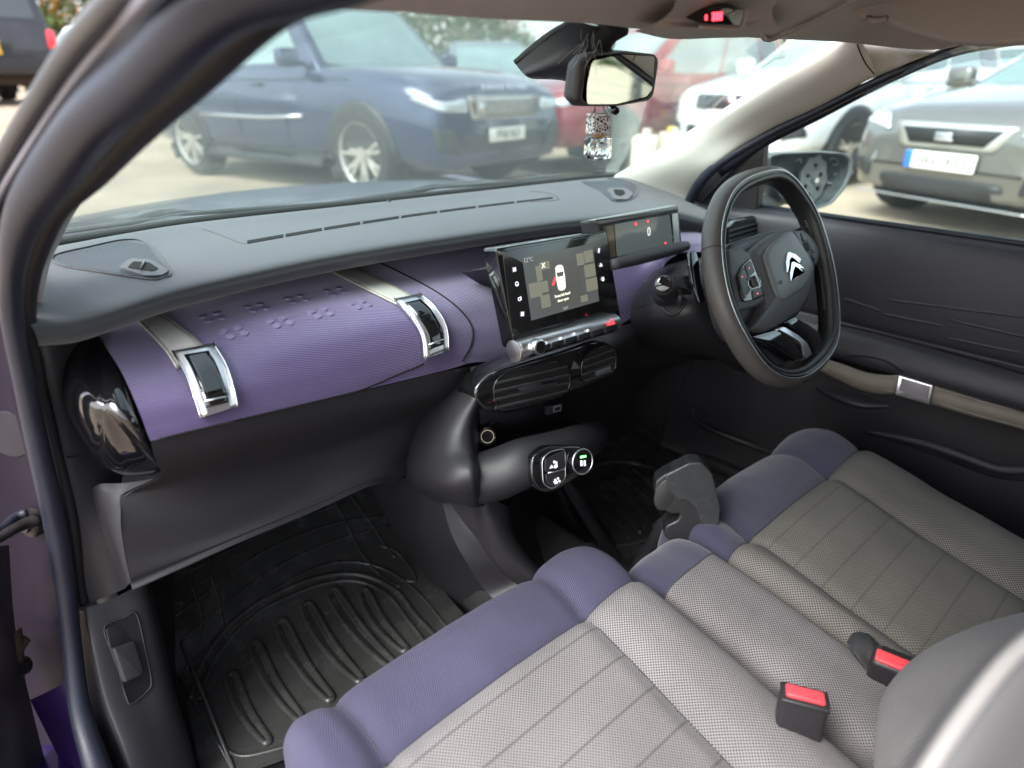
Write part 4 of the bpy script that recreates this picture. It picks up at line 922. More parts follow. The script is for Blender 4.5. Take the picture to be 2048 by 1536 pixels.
hb = thing('handbrake_lever', 'black leather hook shaped handbrake lever rising between the seats', 'handbrake', tuple(PY(1300, 1110, .52)))
hbp = Plane(PY(1370, 1000, .46), (-.75, -.62, .25))
tube('lever_arm', [PY(1270, 1150, .56), PY(1300, 1105, .54), PY(1325, 1065, .515), PY(1345, 1040, .50)], [.017, .0165, .0165, .017], blk_m, hb, seg=20)
HQ = [(1311, 962), (1330, 948), (1380, 927), (1402, 927), (1423, 950), (1429, 974), (1438, 1018), (1436, 1050), (1410, 1073), (1356, 1091), (1327, 1073), (1331, 1052), (1356, 1040), (1362, 1026), (1346, 1030), (1324, 1020), (1309, 992)]
def moulded(name, q, off, depth, m, vox, it):
    """outline extruded, then fused and softened into one moulded solid"""
    P = rnd_poly(pp(hbp, q, off), .004, 3); vs, fs = prism_geo(P, hbp.n, depth, 0)
    o = mk(name, vs, fs, m, hb); r = o.modifiers.new('r', 'REMESH'); r.mode = 'VOXEL'; r.voxel_size = vox; r.use_smooth_shade = True
    s_ = o.modifiers.new('s', 'SMOOTH'); s_.factor = .5; s_.iterations = it; return o
moulded('lever_grip', HQ, .012, .046, mat('grip_leather', (.022, .022, .023), .34, bump=.4, bscale=600, var=.15, rvar=.08), .0015, 18)
moulded('grip_cap', [(1330, 950), (1380, 925), (1403, 925), (1425, 949), (1431, 974), (1441, 1018), (1438, 1053), (1411, 1070), (1391, 1017), (1376, 1003), (1356, 1002), (1334, 975)], .0140, .0495, mat('worn_leather_cap', (.032, .034, .036), .26, bump=.4, bscale=420, var=.04, rvar=.06, vscale=60), .0013, 16)
ec = [(1330+21*math.cos(a)-7*math.sin(a), 990+32*math.sin(a)) for a in [i*math.pi/14 for i in range(28)]]
prism('release_button', pp(hbp, ec, .0125), hbp.n, .006, bpy.data.materials['grip_leather'], hb, bev=.0022)
cyl('arm_collar', PY(1325, 1063, .512), PY(1333, 1053, .505), .0185, blk_m, hb)
# ================================================================== FLOOR MATS
def floor_mat(name, label, cx, flip=1):
    r = thing(name, label, 'car mat', (cx, .8, .32)); return r
pm = floor_mat('floor_mat', 'black ribbed rubber mat on the floor in front of the passenger seat', -.34)
mo = [[((330, 1120), 1.30), ((480, 1060), 1.34), ((620, 1005), 1.38), ((745, 950), 1.40)]]
def MZ(px, py):
    p = PZ(px, py, .33)
    if p.y > .98:   # the toe board slopes up
        d = ray(px, py); n = V((0, -.5, .866)); q = V((0, .98, .33)); t = (q-CAM).dot(n)/d.dot(n); return CAM+d*t
    return p
rows = [[MZ(*p) for p in r] for r in (
  [(352, 1090), (450, 1030), (560, 990), (650, 960), (735, 930)],
  [(345, 1180), (460, 1120), (580, 1060), (680, 1020), (765, 985)],
  [(350, 1270), (470, 1200), (590, 1140), (720, 1110), (815, 1070)],
  [(352, 1340), (480, 1290), (620, 1230), (760, 1200), (870, 1160)],
  [(375, 1420), (500, 1390), (650, 1330), (800, 1280), (935, 1238)],
  [(405, 1560), (540, 1530), (700, 1460), (860, 1400), (1010, 1340)])]
mt = surf('mat_sheet', rows, mat_m, pm, nu=6, nv=6); mtT = bvh(mt)
lr = Acc()
def grv(q, r=.0038, off=.0, closed=False, acc=lr): seam('', q, r, None, None, mtT, acc=acc, n=6, closed=closed, off=off)
for q in ([(350, 1295), (420, 1235), (500, 1170), (600, 1110), (690, 1075), (780, 1050)], [(348, 1235), (420, 1180), (500, 1120), (600, 1070), (680, 1045), (765, 1032)],
          [(385, 1140), (440, 1110), (520, 1070), (600, 1035), (690, 1005)], [(350, 1210), (385, 1180), (420, 1150)],
          [(385, 1120), (382, 1170), (400, 1215), (400, 1265), (372, 1340)], [(418, 1100), (422, 1150), (435, 1190), (445, 1240), (450, 1272)],
          [(655, 985), (680, 1020), (700, 1060), (722, 1105), (760, 1150), (800, 1175)], [(690, 975), (715, 1010), (745, 1050), (770, 1090), (790, 1115)],
          [(760, 1090), (800, 1110), (832, 1160), (800, 1160)], [(350, 1370), (420, 1290), (500, 1215), (600, 1150), (680, 1125), (760, 1135), (830, 1180), (900, 1262)]): grv(q, .0034)
grv([(382, 1400), (395, 1350), (430, 1285), (490, 1225), (560, 1185), (640, 1155), (720, 1150), (790, 1180), (830, 1230), (880, 1285), (905, 1330)], .0060)
grv([(400, 1402), (415, 1350), (450, 1290), (510, 1232), (575, 1195), (650, 1168), (715, 1163), (775, 1190), (815, 1240), (850, 1290), (848, 1330)], .0048)
grv([(400, 1402), (412, 1440), (440, 1490), (480, 1512), (530, 1505), (600, 1485)], .0040)
lr.make('moulded_lines', mat_m, pm)
rb = Acc()
for (a, b_, w) in (((462, 1352), (536, 1486), 15), ((508, 1290), (602, 1440), 15), ((562, 1246), (662, 1400), 16), ((612, 1212), (722, 1362), 16), ((664, 1184), (790, 1335), 16), ((726, 1183), (812, 1302), 14)):
    d = V((b_[0]-a[0], b_[1]-a[1], 0)); L = d.length; d.normalize(); n = V((-d.y, d.x, 0)); A0 = V((*a, 0)); B0 = V((*b_, 0))
    bend = lambda t: n*(-10*math.sin(math.pi*t))*-1
    q = []
    for t in (0.02, .25, .5, .75, .97): q.append(A0+d*L*t+n*w*(1-.45*t)*(.75 if t in (.02, .97) else 1)+bend(t))
    q.append(B0+bend(1))
    for t in (.97, .75, .5, .25, .02): q.append(A0+d*L*t-n*w*(1-.45*t)*(.75 if t in (.02, .97) else 1)+bend(t))
    q.append(A0-d*3)
    seam('', [(p.x, p.y) for p in q], .0062, None, None, mtT, acc=rb, n=5, closed=True)
    q2 = [A0+(p-A0)*1.0 for p in q]; cxm = [(p+q[(len(q)-1-i)])/2 for i, p in enumerate(q)]
    seam('', [((p.x*.45+c.x*.55), (p.y*.45+c.y*.55)) for p, c in zip(q, [ (A0+d*((p-A0).dot(d))+bend(max(0, min(1, (p-A0).dot(d)/L)))) for p in q])], .0032, None, None, mtT, acc=rb, n=5, closed=True)
rb.make('heel_ribs', mat_m, pm)
dm = floor_mat('floor_mat', 'dark rubber mat in the shadowy driver footwell behind the console', .4)
dmr = surf('mat_sheet', [[V((x, y, z)) for x in (.15, .3, .5, .64)] for y, z in ((1.25, .47), (1.05, .35), (.9, .33), (.7, .33), (.5, .33))], mat_m, dm, nu=5, nv=5); dT = bvh(dmr); rb = Acc()
for i in range(5):
    x0, y0 = 1178+i*27, 968-i*12
    tube('', [hit(dT, x0, y0)[0], hit(dT, x0+60, y0+50)[0], hit(dT, x0+105, y0+100)[0]], .005, None, acc=rb)
for q in ([(1160, 940), (1220, 925), (1300, 935), (1380, 990)], [(1215, 1095), (1280, 1085), (1360, 1060)]): seam('', q, .005, None, None, dT, acc=rb)
rb.make('heel_ribs', mat_m, dm)
pd = thing('foot_pedal', 'black pedal hanging in the driver footwell', 'pedal', tuple(PY(1210, 870, .95)))
pq = Plane(PY(1210, 880, .92), (-.2, -1, .6)); prism('pedal_pad', pp(pq, [(1185, 855), (1210, 845), (1228, 880), (1222, 890), (1200, 890)]), pq.n, .012, trim_m, pd, bev=.003, rad=.006)
tube('pedal_arm', [pq.at((1205, 860), -.01), PY(1195, 820, 1.0), PY(1190, 780, 1.05)], .009, blk_m, pd)
# ================================================================== OWN CAR: SHELL
cb = thing('car_body', 'purple hatchback shell with black door seals and pale pillar trims around the cabin', 'car body', (0, 0, .28))
# windscreen
wsb = [PY(*p, y+.03) for p, y in zip(wb[1:8], wy[1:8])]; wsb[0].x -= .05; wsb[-1].x += .03
wst = [V((x, y, z)) for x, y, z in ((-.53, .50, 1.305), (-.42, .55, 1.325), (-.25, .59, 1.335), (0, .605, 1.34), (.2, .605, 1.335), (.44, .63, 1.33), (.585, .68, 1.29))]
wrow = [[a.lerp(b_, t)+V((0, .035*math.sin(math.pi*t), .035*math.sin(math.pi*t))) for a, b_ in zip(wsb, wst)] for t in (0, .25, .5, .75, 1)]
ws = surf('windscreen', wrow, glass_m, cb, nu=6, nv=5, thick=.004)
# black band and cowl at the foot of the glass
fr0 = [a+V((0, .0, -.006)) for a in wsb]
surf('windscreen_frit', [[lift(a, -.045, -.03) for a in fr0], [lift(a, -.006, -.018) for a in fr0], [lift(a, .009, -.008) for a in fr0], [lift(a, .013, .004) for a in fr0], [lift(a, -.03, .01) for a in fr0]], hole_m, cb, nu=6, nv=3)
surf('cowl', [[V((x, y, z)) for x in (-.72, -.4, 0, .4, .72)] for y, z in ((1.13, .985), (1.18, 1.0), (1.26, 1.008), (1.30, 1.0))], mat('dusty_cowl_plastic', (.06, .062, .064), .6, var=.3, vscale=30), cb, nu=5, nv=3)
surf('bonnet', [[V((x, y-.20*(x/.75)**2, z-.03*(x/.75)**2)) for x in (-.78, -.6, -.3, 0, .3, .6, .78)] for y, z in ((1.30, .985), (1.33, 1.015), (1.6, 1.005), (1.85, .98), (2.05, .94), (2.13, .86), (2.14, .65), (2.12, .4))], mat('navy_bonnet_paint', (.010, .009, .018), .35, coat=.25, var=.1), cb, nu=5, nv=5)
for q, lab in ((((255, 444), (300, 432), (345, 425), (420, 424)), 0), (((800, 388), (845, 378), (880, 372), (930, 371)), 1)):
    wz = 1.052
    L = [PY(*p, 1.19) for p in q]
    w_ = tube('wiper', [L[0]+V((-.10 if lab == 0 else -.2, .03, -.008)), L[0], L[1], L[2], L[3], L[3]+V((.30, -.02, -.01))], [.004, .006, .007, .006, .004, .003], mat('wiper_black', (.03, .035, .036), .5), cb, seg=8)
    box('wiper_hinge', L[2], (.03, .014, .008), rubl_m, w_, bev=.002)
# headlining
hl = [[((540, 28), .38), ((620, 19), .42), ((800, 25), .48), ((1000, 39), .53), ((1180, 47), .555), ((1300, 60), .56), ((1480, 74), .56), ((1680, 84), .555), ((1860, 100), .45), ((1990, 72), .33), ((2120, 66), .24)]]
H0 = [PY(*p, y) for p, y in hl[0]]
hlr = [[lift(p, .022, .02) for p in H0], [lift(p, .006, .005) for p in H0], H0, [lift(p, .004, -.02) for p in H0], [V((p.x, p.y-.12, p.z+.028)) for p in H0], [V((p.x*1.02, p.y*.4-.1, 1.375-.10*(p.x/.6)**4*.6)) for p in H0], [V((p.x, -.9, 1.385-.08*(p.x/.6)**4)) for p in H0], [V((p.x, -1.7, 1.33)) for p in H0]]
hd = surf('headlining', hlr, head_m, cb, nu=6, nv=6)
surf('roof_panel', [[V((x, y, z-.03*(x/.6)**2)) for x in (-.48, -.4, -.2, 0, .2, .4, .48)] for y, z in ((.60, 1.35), (.50, 1.385), (.2, 1.42), (-.5, 1.44), (-1.2, 1.42), (-1.8, 1.36))], paint_m, cb, nu=4, nv=4)
hdT = bvh(hd)
def hh(q, off=.004): return [hit(hdT, *p, off)[0] for p in q]
# overhead console with its red display
oc = Plane(PY(1440, 45, .435), (-.30, -1, -.28))
con_o = surf('overhead_console', [[PY(*p, y) for p, y in r] for r in (
   [((1268, 62), .53), ((1340, 78), .535), ((1430, 76), .53), ((1500, 74), .52), ((1560, 62), .50)],
   [((1300, 52), .48), ((1360, 60), .475), ((1440, 58), .47), ((1500, 60), .465), ((1550, 45), .46)],
   [((1330, 34), .47), ((1385, 40), .472), ((1440, 40), .468), ((1495, 38), .462), ((1545, 20), .45)],
   [((1350, 8), .44), ((1400, 8), .44), ((1440, 4), .44), ((1500, 4), .43), ((1560, -10), .43)],
   [((1350, -40), .36), ((1400, -40), .36), ((1440, -40), .36), ((1500, -40), .36), ((1560, -60), .36)])], headp_m, cb, nu=5, nv=5)
dsp = prism('seatbelt_display', pp(oc, [(1404, 48), (1424, 22), (1448, 15), (1489, 19), (1479, 52)]), oc.n, .05, piano_m, con_o, front=.0, bev=.001)
tube('display_frame', [oc.at(p, -.002) for p in ((1399, 54), (1440, 56), (1482, 56), (1496, 16))], .002, headp_m, con_o, n=3)
la = Acc()
for k, x in enumerate((1427, 1434, 1441)):
    for dx, dy in ((-2.0, 6), (2.0, 6), (-1.4, 0), (2.4, 0), (-2, -6), (2, -6), (0, 3), (.4, -3)):
        c = oc.at((x+dx*.7, 33-k*.5+dy), .0005); la.add(*cyl_geo(c, c+oc.n*.0006, .0012, seg=8), None)
for dy in (-3, 0, 3): c = oc.at((1412, 35+dy), .0005); la.add(*cyl_geo(c, c+oc.n*.0006, .0013, seg=8), None)
la.make('red_symbols', led_r, con_o, False)
for q in ([(1560, 66), (1600, 50), (1660, 20), (1710, -8)], [(1500, 76), (1530, 74), (1570, 64)]):
    tube('console_edge', hh(q, .002), .004, headp_m, cb, n=4)
# sun visor
vz = thing('sun_visor', 'grey fabric sun visor folded against the headlining above the driver', 'sun visor', tuple(PY(1850, 30, .36)))
vq = [(1698, 14), (1712, 34), (1745, 42), (1768, 40), (1800, 56), (1900, 84), (2000, 88), (2120, 80), (2140, -60), (1720, -60)]
vpl = Plane(PZ(1800, 50, 1.33), (-.05, -.18, -1))
def visp(q, off=0): return [PT(p[0], p[1], .86-.00030*(p[0]-1700)) for p in q]
VP = visp(vq); nv_ = (VP[1]-VP[5]).cross(VP[8]-VP[5]).normalized(); nv_ = nv_ if nv_.dot(ray(1850, 20)) < 0 else -nv_
prism('visor_pad', [p for p in VP], nv_, .012, mat('visor_cloth', (.34, .315, .30), .95, bump=.7, bscale=500, var=.05), vz, bev=.006, rad=.02)
tube('visor_clip', [visp([(1735, 36)])[0], visp([(1752, 44)])[0]+nv_*.004, visp([(1775, 36)])[0]], .0035, headp_m, vz, n=3)
# pillar trims (right)
I_ = [((1225, 362), 1.07), ((1240, 353), 1.05), ((1340, 296), .91), ((1450, 227), .77), ((1565, 154), .66), ((1682, 82), .57), ((1714, 74), .552)]
O_ = [((1395, 440), .87), ((1385, 392), .88), ((1430, 330), .80), ((1530, 264), .715), ((1640, 212), .62), ((1725, 166), .548), ((1750, 150), .528)]
Ip = [PY(*p, y) for p, y in I_]; Op = [PY(*p, y) for p, y in O_]
def pill(name, Ip, Op, m, parent, s=1., h1=.03, h2=.03):
    def bl(a, b_, t, h): return a.lerp(b_, t)+V((-h*s, -h*.8, -.0))
    return surf(name, [[a+V((.02*s, .03, .0)) for a in Ip], Ip, [bl(a, b_, .3, h1) for a, b_ in zip(Ip, Op)], [bl(a, b_, .65, h2) for a, b_ in zip(Ip, Op)], [bl(a, b_, .92, .008) for a, b_ in zip(Ip, Op)], Op, [b_+V((.02*s, .01, .01)) for b_ in Op]], m, parent, nu=6, nv=5)
pr_ = pill('pillar_trim', Ip, Op, pil_m, cb, 1., .012, .012)
I2 = [PY(*p, y) for p, y in (((1704, 78), .562), ((1740, 74), .55), ((1790, 74), .52), ((1880, 80), .455))]; O2 = [PY(*p, y) for p, y in (((1734, 161), .540), ((1790, 138), .50), ((1820, 124), .475), ((1895, 96), .43))]
m_ = [(1712, 84), (1727, 112), (1748, 143)]
pill('upper_pillar_trim', I2, O2, pil2_m, cb, 1., .011, .011)
tube('trim_joint', [hit(bvh(pr_, bpy.data.objects['upper_pillar_trim']), *p, .0006)[0] for p in ((1714, 88), (1720, 104), (1732, 128), (1748, 147))], .001, hole_m, cb, n=3)
# seal strips of the driver door opening
sealR = [((1352, 560), .86), ((1362, 470), .87), ((1378, 405), .87), ((1425, 338), .80), ((1530, 272), .71), ((1640, 219), .615), ((1760, 160), .515), ((1895, 102), .42), ((2010, 78), .33), ((2140, 60), .24)]
tube('door_seal', [PY(*p, y+.005) for p, y in sealR], [.012, .012, .012, .011, .010, .009, .008, .007, .007, .007], rub_m, cb, seg=12)
tube('window_channel', [PY(*p, y) for p, y in (((1440, 345), .82), ((1530, 284), .735), ((1640, 229), .63), ((1760, 168), .53), ((1895, 110), .43), ((2010, 86), .34), ((2140, 68), .25))], [.011, .010, .009, .007, .006, .006, .006], rub_m, cb, seg=12)
# left pillar: trim, seals, painted frame, all leaning back beside the lens
trimI = [((90, 560), .86), ((103, 515), .89), ((118, 486), .90), ((150, 425), .86), ((205, 352), .78), ((300, 245), .66), ((405, 148), .56), ((510, 65), .47), ((625, 14), .41), ((760, -30), .36)]
trimO = [((80, 616), .83), ((84, 560), .83), ((96, 500), .84), ((122, 420), .80), ((178, 340), .72), ((275, 232), .61), ((378, 135), .52), ((470, 62), .44), ((580, 5), .39), ((700, -50), .34)]
TI = [PY(*p, y) for p, y in trimI]; TO = [PY(*p, y) for p, y in trimO]
surf('pillar_trim', [[p+V((0, .002, .012)) for p in TI], TI, [a.lerp(b_, .5)+V((.0, -.006, 0)) for a, b_ in zip(TI, TO)], TO, [p+V((-.015, .015, 0)) for p in TO]], mat('painted_shade_cloth', (.42, .38, .37), .8, bump=.4, bscale=900), cb, nu=6, nv=4)  # darker copy of the pillar cloth, its shade painted into the colour
FW = V((math.sin(YAW)*math.cos(PIT), math.cos(YAW)*math.cos(PIT), -math.sin(PIT)))
def tube_px(name, q, m, parent, seg=18):
    """a strip measured from the photo: (x, y, half width, distance along the car) -> real radius"""
    P = [PY(x, y, Y) for x, y, h_, Y in q]; R = [h_*(p-CAM).dot(FW)/1300 for p, (x, y, h_, Y) in zip(P, q)]
    return tube(name, P, R, m, parent, seg=seg)
sealL = [(770, -110, 78, .33), (590, -50, 74, .36), (440, 0, 68, .39), (285, 147, 54, .47), (188, 239, 52, .54), (108, 342, 46, .61), (60, 410, 38, .66), (33, 478, 28, .70), (21, 560, 20, .745), (25, 640, 20, .77), (48, 760, 19, .80), (78, 900, 20, .82), (109, 1040, 20, .835), (129, 1160, 19, .84), (144, 1290, 17, .83), (160, 1420, 19, .80), (200, 1550, 24, .74), (240, 1660, 26, .70)]
tube_px('door_seal', sealL, rub_m, cb)
seal2 = [(860, -110, 60, .345), (690, -50, 58, .37), (545, 0, 55, .40), (384, 147, 46, .49), (280, 239, 42, .56), (186, 342, 32, .64), (118, 410, 24, .69), (82, 478, 22, .73), (58, 560, 19, .77), (57, 640, 14, .79), (77, 760, 11, .82), (111, 900, 11, .84), (143, 1040, 12, .85), (158, 1160, 11, .86), (167, 1208, 10, .86)]
tube_px('inner_seal', seal2, mat('deep_black_rubber', (.010, .010, .012), .5, bump=.4, bscale=300), cb, 14)
def band(name, qa, qb, ya, yb, m, mid=.0, nv=3):
    a = [PY(*p, y) for p, y in zip(qa, ya)]; b_ = [PY(*p, y) for p, y in zip(qb, yb)]
    return surf(name, [a, [(p+q)/2+V((0, -mid, 0)) for p, q in zip(a, b_)], b_], m, cb, nu=6, nv=nv)
ys_ = [.36, .42, .50, .58, .67, .75, .80]
E0 = [(330, -120), (215, -4), (132, 92), (62, 198), (-2, 305), (-60, 420), (-90, 520)]
E1 = [(410, -110), (300, -8), (215, 85), (135, 185), (60, 298), (0, 395), (-50, 500)]
E2 = [(560, -90), (440, -2), (330, 88), (225, 190), (130, 300), (55, 420), (10, 540)]
band('outer_pillar_panel', E0, E1, [y+.03 for y in ys_], [y+.01 for y in ys_], navy_m, .012)
band('inner_pillar_panel', E1, E2, [y+.03 for y in ys_], [y+.03 for y in ys_], navy_m, -.006)
tube('outer_weatherstrip', [PY(x+13, y+6, z+.025) for (x, y), z in zip(E0, ys_)], .0075, mat('dusty_weatherstrip', (.05, .05, .055), .35, rvar=.1, vscale=20), cb, seg=14)
tube('weatherstrip_lip', [PY(x+2, y+1, z+.035) for (x, y), z in zip(E0, ys_)], .0035, rubl_m, cb, seg=8)
tube('pillar_ridge', [PY(x-4, y, z-.012) for (x, y), z in zip(E1, ys_)], .0035, mat('ridge_highlight', (.16, .16, .2), .3, coat=.6), cb, seg=8)  # pale colour paints the highlight running along the ridge
# painted door jamb below the mirror
jl = [(-120, 380), (-120, 560), (-120, 760), (-120, 960), (-110, 1160), (-40, 1380), (70, 1600), (120, 1680)]
jm = [(-10, 400), (-5, 560), (10, 760), (40, 960), (60, 1160), (85, 1340), (140, 1560), (180, 1680)]
jr = [(30, 500), (36, 600), (50, 760), (84, 900), (112, 1080), (132, 1250), (180, 1450), (235, 1640)]
jrow = [[PY(*p, y) for p, y in zip(jl, (.9, .92, .94, .95, .95, .93, .86, .83))], [PY(*p, y) for p, y in zip(jm, (.86, .88, .90, .90, .90, .89, .83, .79))], [PY(*p, y) for p, y in zip(jr, (.76, .80, .83, .85, .86, .85, .80, .74))]]
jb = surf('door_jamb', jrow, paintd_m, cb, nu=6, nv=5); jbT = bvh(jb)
surf('front_wing', [[PY(*p, y) for p, y in r] for r in ([((-200, 480), .97), ((-200, 700), .99), ((-190, 900), 1.0), ((-160, 1100), 1.0)], [((-30, 500), .93), ((-20, 650), .93), ((0, 800), .93), ((20, 880), .94)], [((36, 560), .85), ((44, 660), .86), ((52, 760), .88), ((60, 845), .90)])], paint_m, cb, nu=6, nv=5)
surf('sill_paint', [[PY(*p, y) for p, y in r] for r in ([((60, 1400), .86), ((110, 1500), .84), ((150, 1580), .80), ((190, 1680), .74)], [((120, 1370), .83), ((150, 1460), .81), ((200, 1560), .76), ((240, 1660), .71)], [((150, 1340), .825), ((172, 1420), .805), ((212, 1530), .755), ((250, 1640), .70)])], mat('lit_sill_paint', (.011, .004, .034), .35, metal=.2, coat=.3, var=.1), cb, nu=6, nv=5)  # more vivid than the jamb, brighter lighting put into the paint colour
pg_ = Acc(); c_, n_ = hit(jbT, 22, 868, .001); pg_.add(*cyl_geo(c_-n_*.002, c_+n_*.002, .030, .028, 30), None); pg_.make('jamb_grommet', mat('grommet', (.012, .010, .016), .5, var=.2, vscale=40), cb, ang=40)
cs = thing('door_check_strap', 'greasy steel door check strap bolted to the purple jamb', 'door check strap', tuple(PY(60, 1045, .87)))
tube('strap_arm', [PY(-60, 1110, .80), PY(0, 1075, .84), PY(40, 1052, .865), PY(70, 1040, .875)], [.007, .008, .009, .012], mat('greasy_steel', (.05, .045, .045), .4, metal=.7, var=.5, vscale=60), cs, seg=10, flat=.7)
c_, n_ = hit(jbT, 72, 1042); cyl('strap_bracket', c_-n_*.01, c_+n_*.012, .018, bpy.data.materials['greasy_steel'], cs, bev=.003, seg=16); cyl('bolt_head', c_+n_*.010, c_+n_*.017, .0085, bpy.data.materials['greasy_steel'], cs, seg=6); cyl('bolt_recess', c_+n_*.016, c_+n_*.0176, .0045, hole_m, cs, seg=6)
tube('strap_rod', [PY(-60, 1085, .82), PY(0, 1062, .86), PY(30, 1035, .88), PY(55, 1025, .88)], .006, rub_m, cs, seg=8)
dh = thing('passenger_door', 'grimy dark edge of the open passenger door with a rusty hinge', 'car door', tuple(PY(10, 1300, .9)))
tube('hinge_arm', [PY(-60, 1330, .86), PY(-10, 1318, .87), PY(25, 1300, .88), PY(48, 1275, .89)], [.014, .013, .011, .009], mat('rusty_steel', (.05, .035, .025), .7, metal=.3, var=.5, vscale=50), dh, seg=12)
tube('hinge_pin', [PY(28, 1262, .88), PY(32, 1300, .88), PY(34, 1370, .875)], .0085, bpy.data.materials['rusty_steel'], dh, seg=12)
tube('hinge_bracket', [PY(-40, 1360, .86), PY(10, 1345, .87), PY(50, 1330, .885)], [.016, .015, .012], bpy.data.materials['greasy_steel'], dh, seg=10)
surf('door_edge', [[PY(*p, y) for p, y in r] for r in ([((-160, 1060), .80), ((-150, 1250), .80), ((-120, 1420), .79), ((-80, 1640), .76)], [((-20, 1090), .84), ((-5, 1250), .84), ((15, 1420), .83), ((60, 1640), .79)], [((18, 1090), .88), ((30, 1250), .88), ((60, 1400), .87), ((110, 1600), .83)])], mat('grimy_door_edge', (.03, .026, .032), .5, var=.5, vscale=18, rvar=.15), dh, nu=5, nv=5)
# sill trim with the release lever
st_rows = [[((136, 1205), .90), ((150, 1300), .88), ((168, 1400), .85), ((205, 1500), .81), ((245, 1640), .77)],
           [((164, 1222), .86), ((182, 1300), .83), ((205, 1400), .80), ((240, 1500), .76), ((280, 1640), .72)],
           [((172, 1216), .85), ((192, 1300), .82), ((218, 1400), .79), ((258, 1500), .75), ((300, 1640), .71)],
           [((220, 1200), .85), ((245, 1290), .825), ((275, 1390), .795), ((310, 1490), .755), ((350, 1640), .71)],
           [((285, 1166), .86), ((312, 1270), .835), ((338, 1380), .805), ((368, 1480), .77), ((410, 1640), .72)],
           [((300, 1162), .90), ((326, 1270), .88), ((350, 1380), .85), ((380, 1480), .81), ((422, 1640), .76)]]
stt = surf('sill_trim', [[PY(*p, y) for p, y in r] for r in st_rows], trim_m, cb, nu=6, nv=5); stT = bvh(stt)
sa = Acc(); seam('', [(172, 1240), (192, 1330), (205, 1400), (240, 1500), (262, 1570)], .0009, None, None, stT, acc=sa); sa.make('sill_seam', hole_m, stt)
decal('lever_recess', [(208, 1256), (268, 1226), (276, 1228), (302, 1362), (296, 1380), (262, 1408), (250, 1396)], mat('recess_black', (.010, .010, .011), .5), stt, stT, .0012, .002, 5)
sa = Acc(); seam('', [(208, 1256), (250, 1234), (272, 1227), (288, 1290), (302, 1362), (292, 1384), (262, 1408), (250, 1390), (230, 1320)], .0013, None, None, stT, acc=sa, closed=True, off=.001); sa.make('recess_lip', trim_m, stt)
rl = thing('bonnet_release_lever', 'charcoal pull lever set into the sill trim by the door seal', 'release lever', tuple(PY(250, 1310, .80)))
lp_ = Plane(hit(stT, 250, 1310, .004)[0], hit(stT, 250, 1310)[1])
prism('lever_upper', pp(lp_, [(213, 1258), (256, 1238), (268, 1280), (222, 1298)]), lp_.n, .006, blk_m, rl, front=-.001, bev=.001, rad=.002)
prism('lever_grip', pp(lp_, [(222, 1297), (266, 1280), (284, 1340), (278, 1352), (246, 1366)]), lp_.n, .012, trim_m, rl, front=.006, bev=.003, rad=.004)
# floor, tunnel, toe board, bulkhead, rear of the cabin
surf('floor_carpet', [[V((x, y, z)) for x in (-.70, -.4, 0, .4, .70)] for y, z in ((1.42, .72), (1.30, .53), (1.0, .315), (.8, .30), (.2, .30), (-.6, .30), (-1.7, .30))], dark_m, cb, nu=4, nv=4)
surf('bulkhead', [[V((x, y, z)) for x in (-.74, 0, .74)] for y, z in ((1.42, .70), (1.36, .85), (1.22, .96), (1.16, .985))], dark_m, cb, nu=3, nv=3)
surf('left_footwell_side', [[V((-.675, 1.4, .75)), V((-.67, 1.0, .72)), V((-.655, .86, .66))], [V((-.68, 1.4, .5)), V((-.665, 1.0, .5)), V((-.64, .86, .48))], [V((-.67, 1.4, .3)), V((-.66, 1.0, .3)), V((-.655, .80, .3))]], dark_m, cb, nu=4, nv=4)
surf('right_footwell_side', [[V((.70, 1.42, .95)), V((.69, 1.1, .98)), V((.66, .84, 1.0))], [V((.70, 1.42, .6)), V((.69, 1.1, .6)), V((.665, .84, .6))], [V((.70, 1.4, .28)), V((.69, 1.0, .28)), V((.67, .8, .28))], [V((.72, 1.4, .27)), V((.71, .6, .27)), V((.70, -.6, .27))]], dark_m, cb, nu=4, nv=4)
box('gap_blocker', (.75, .95, .62), (.02, 1.2, .74), dark_m, cb)  # unseen panel added to block outside light showing through the door gap
box('right_inner_sill', (.74, .3, .30), (.16, 2.0, .10), blk_m, cb, bev=.02)
box('transmission_tunnel', (-.01, .75, .36), (.24, 1.1, .14), dark_m, cb, bev=.04)
box('rear_bulkhead', (0, -1.7, .85), (1.3, .04, 1.1), head_m, cb, bev=.01)
box('rear_bench', (0, -1.05, .50), (1.25, .5, .22), mesh2_f, cb, bev=.06)
box('rear_bench_back', (0, -1.32, .80), (1.25, .14, .55), mesh2_f, cb, bev=.06)
box('rear_side_panel', (.70, -1.2, .65), (.04, 1.2, .68), blk_m, cb, bev=.01)
box('rear_pillar', (.66, -.42, 1.15), (.05, .12, .42), head_m, cb, bev=.02)
box('rear_side_panel', (-.70, -1.2, .65), (.04, .9, .68), blk_m, cb, bev=.01)
box('outer_sill', (-.79, .1, .36), (.10, 1.9, .14), paint_m, cb, bev=.03)
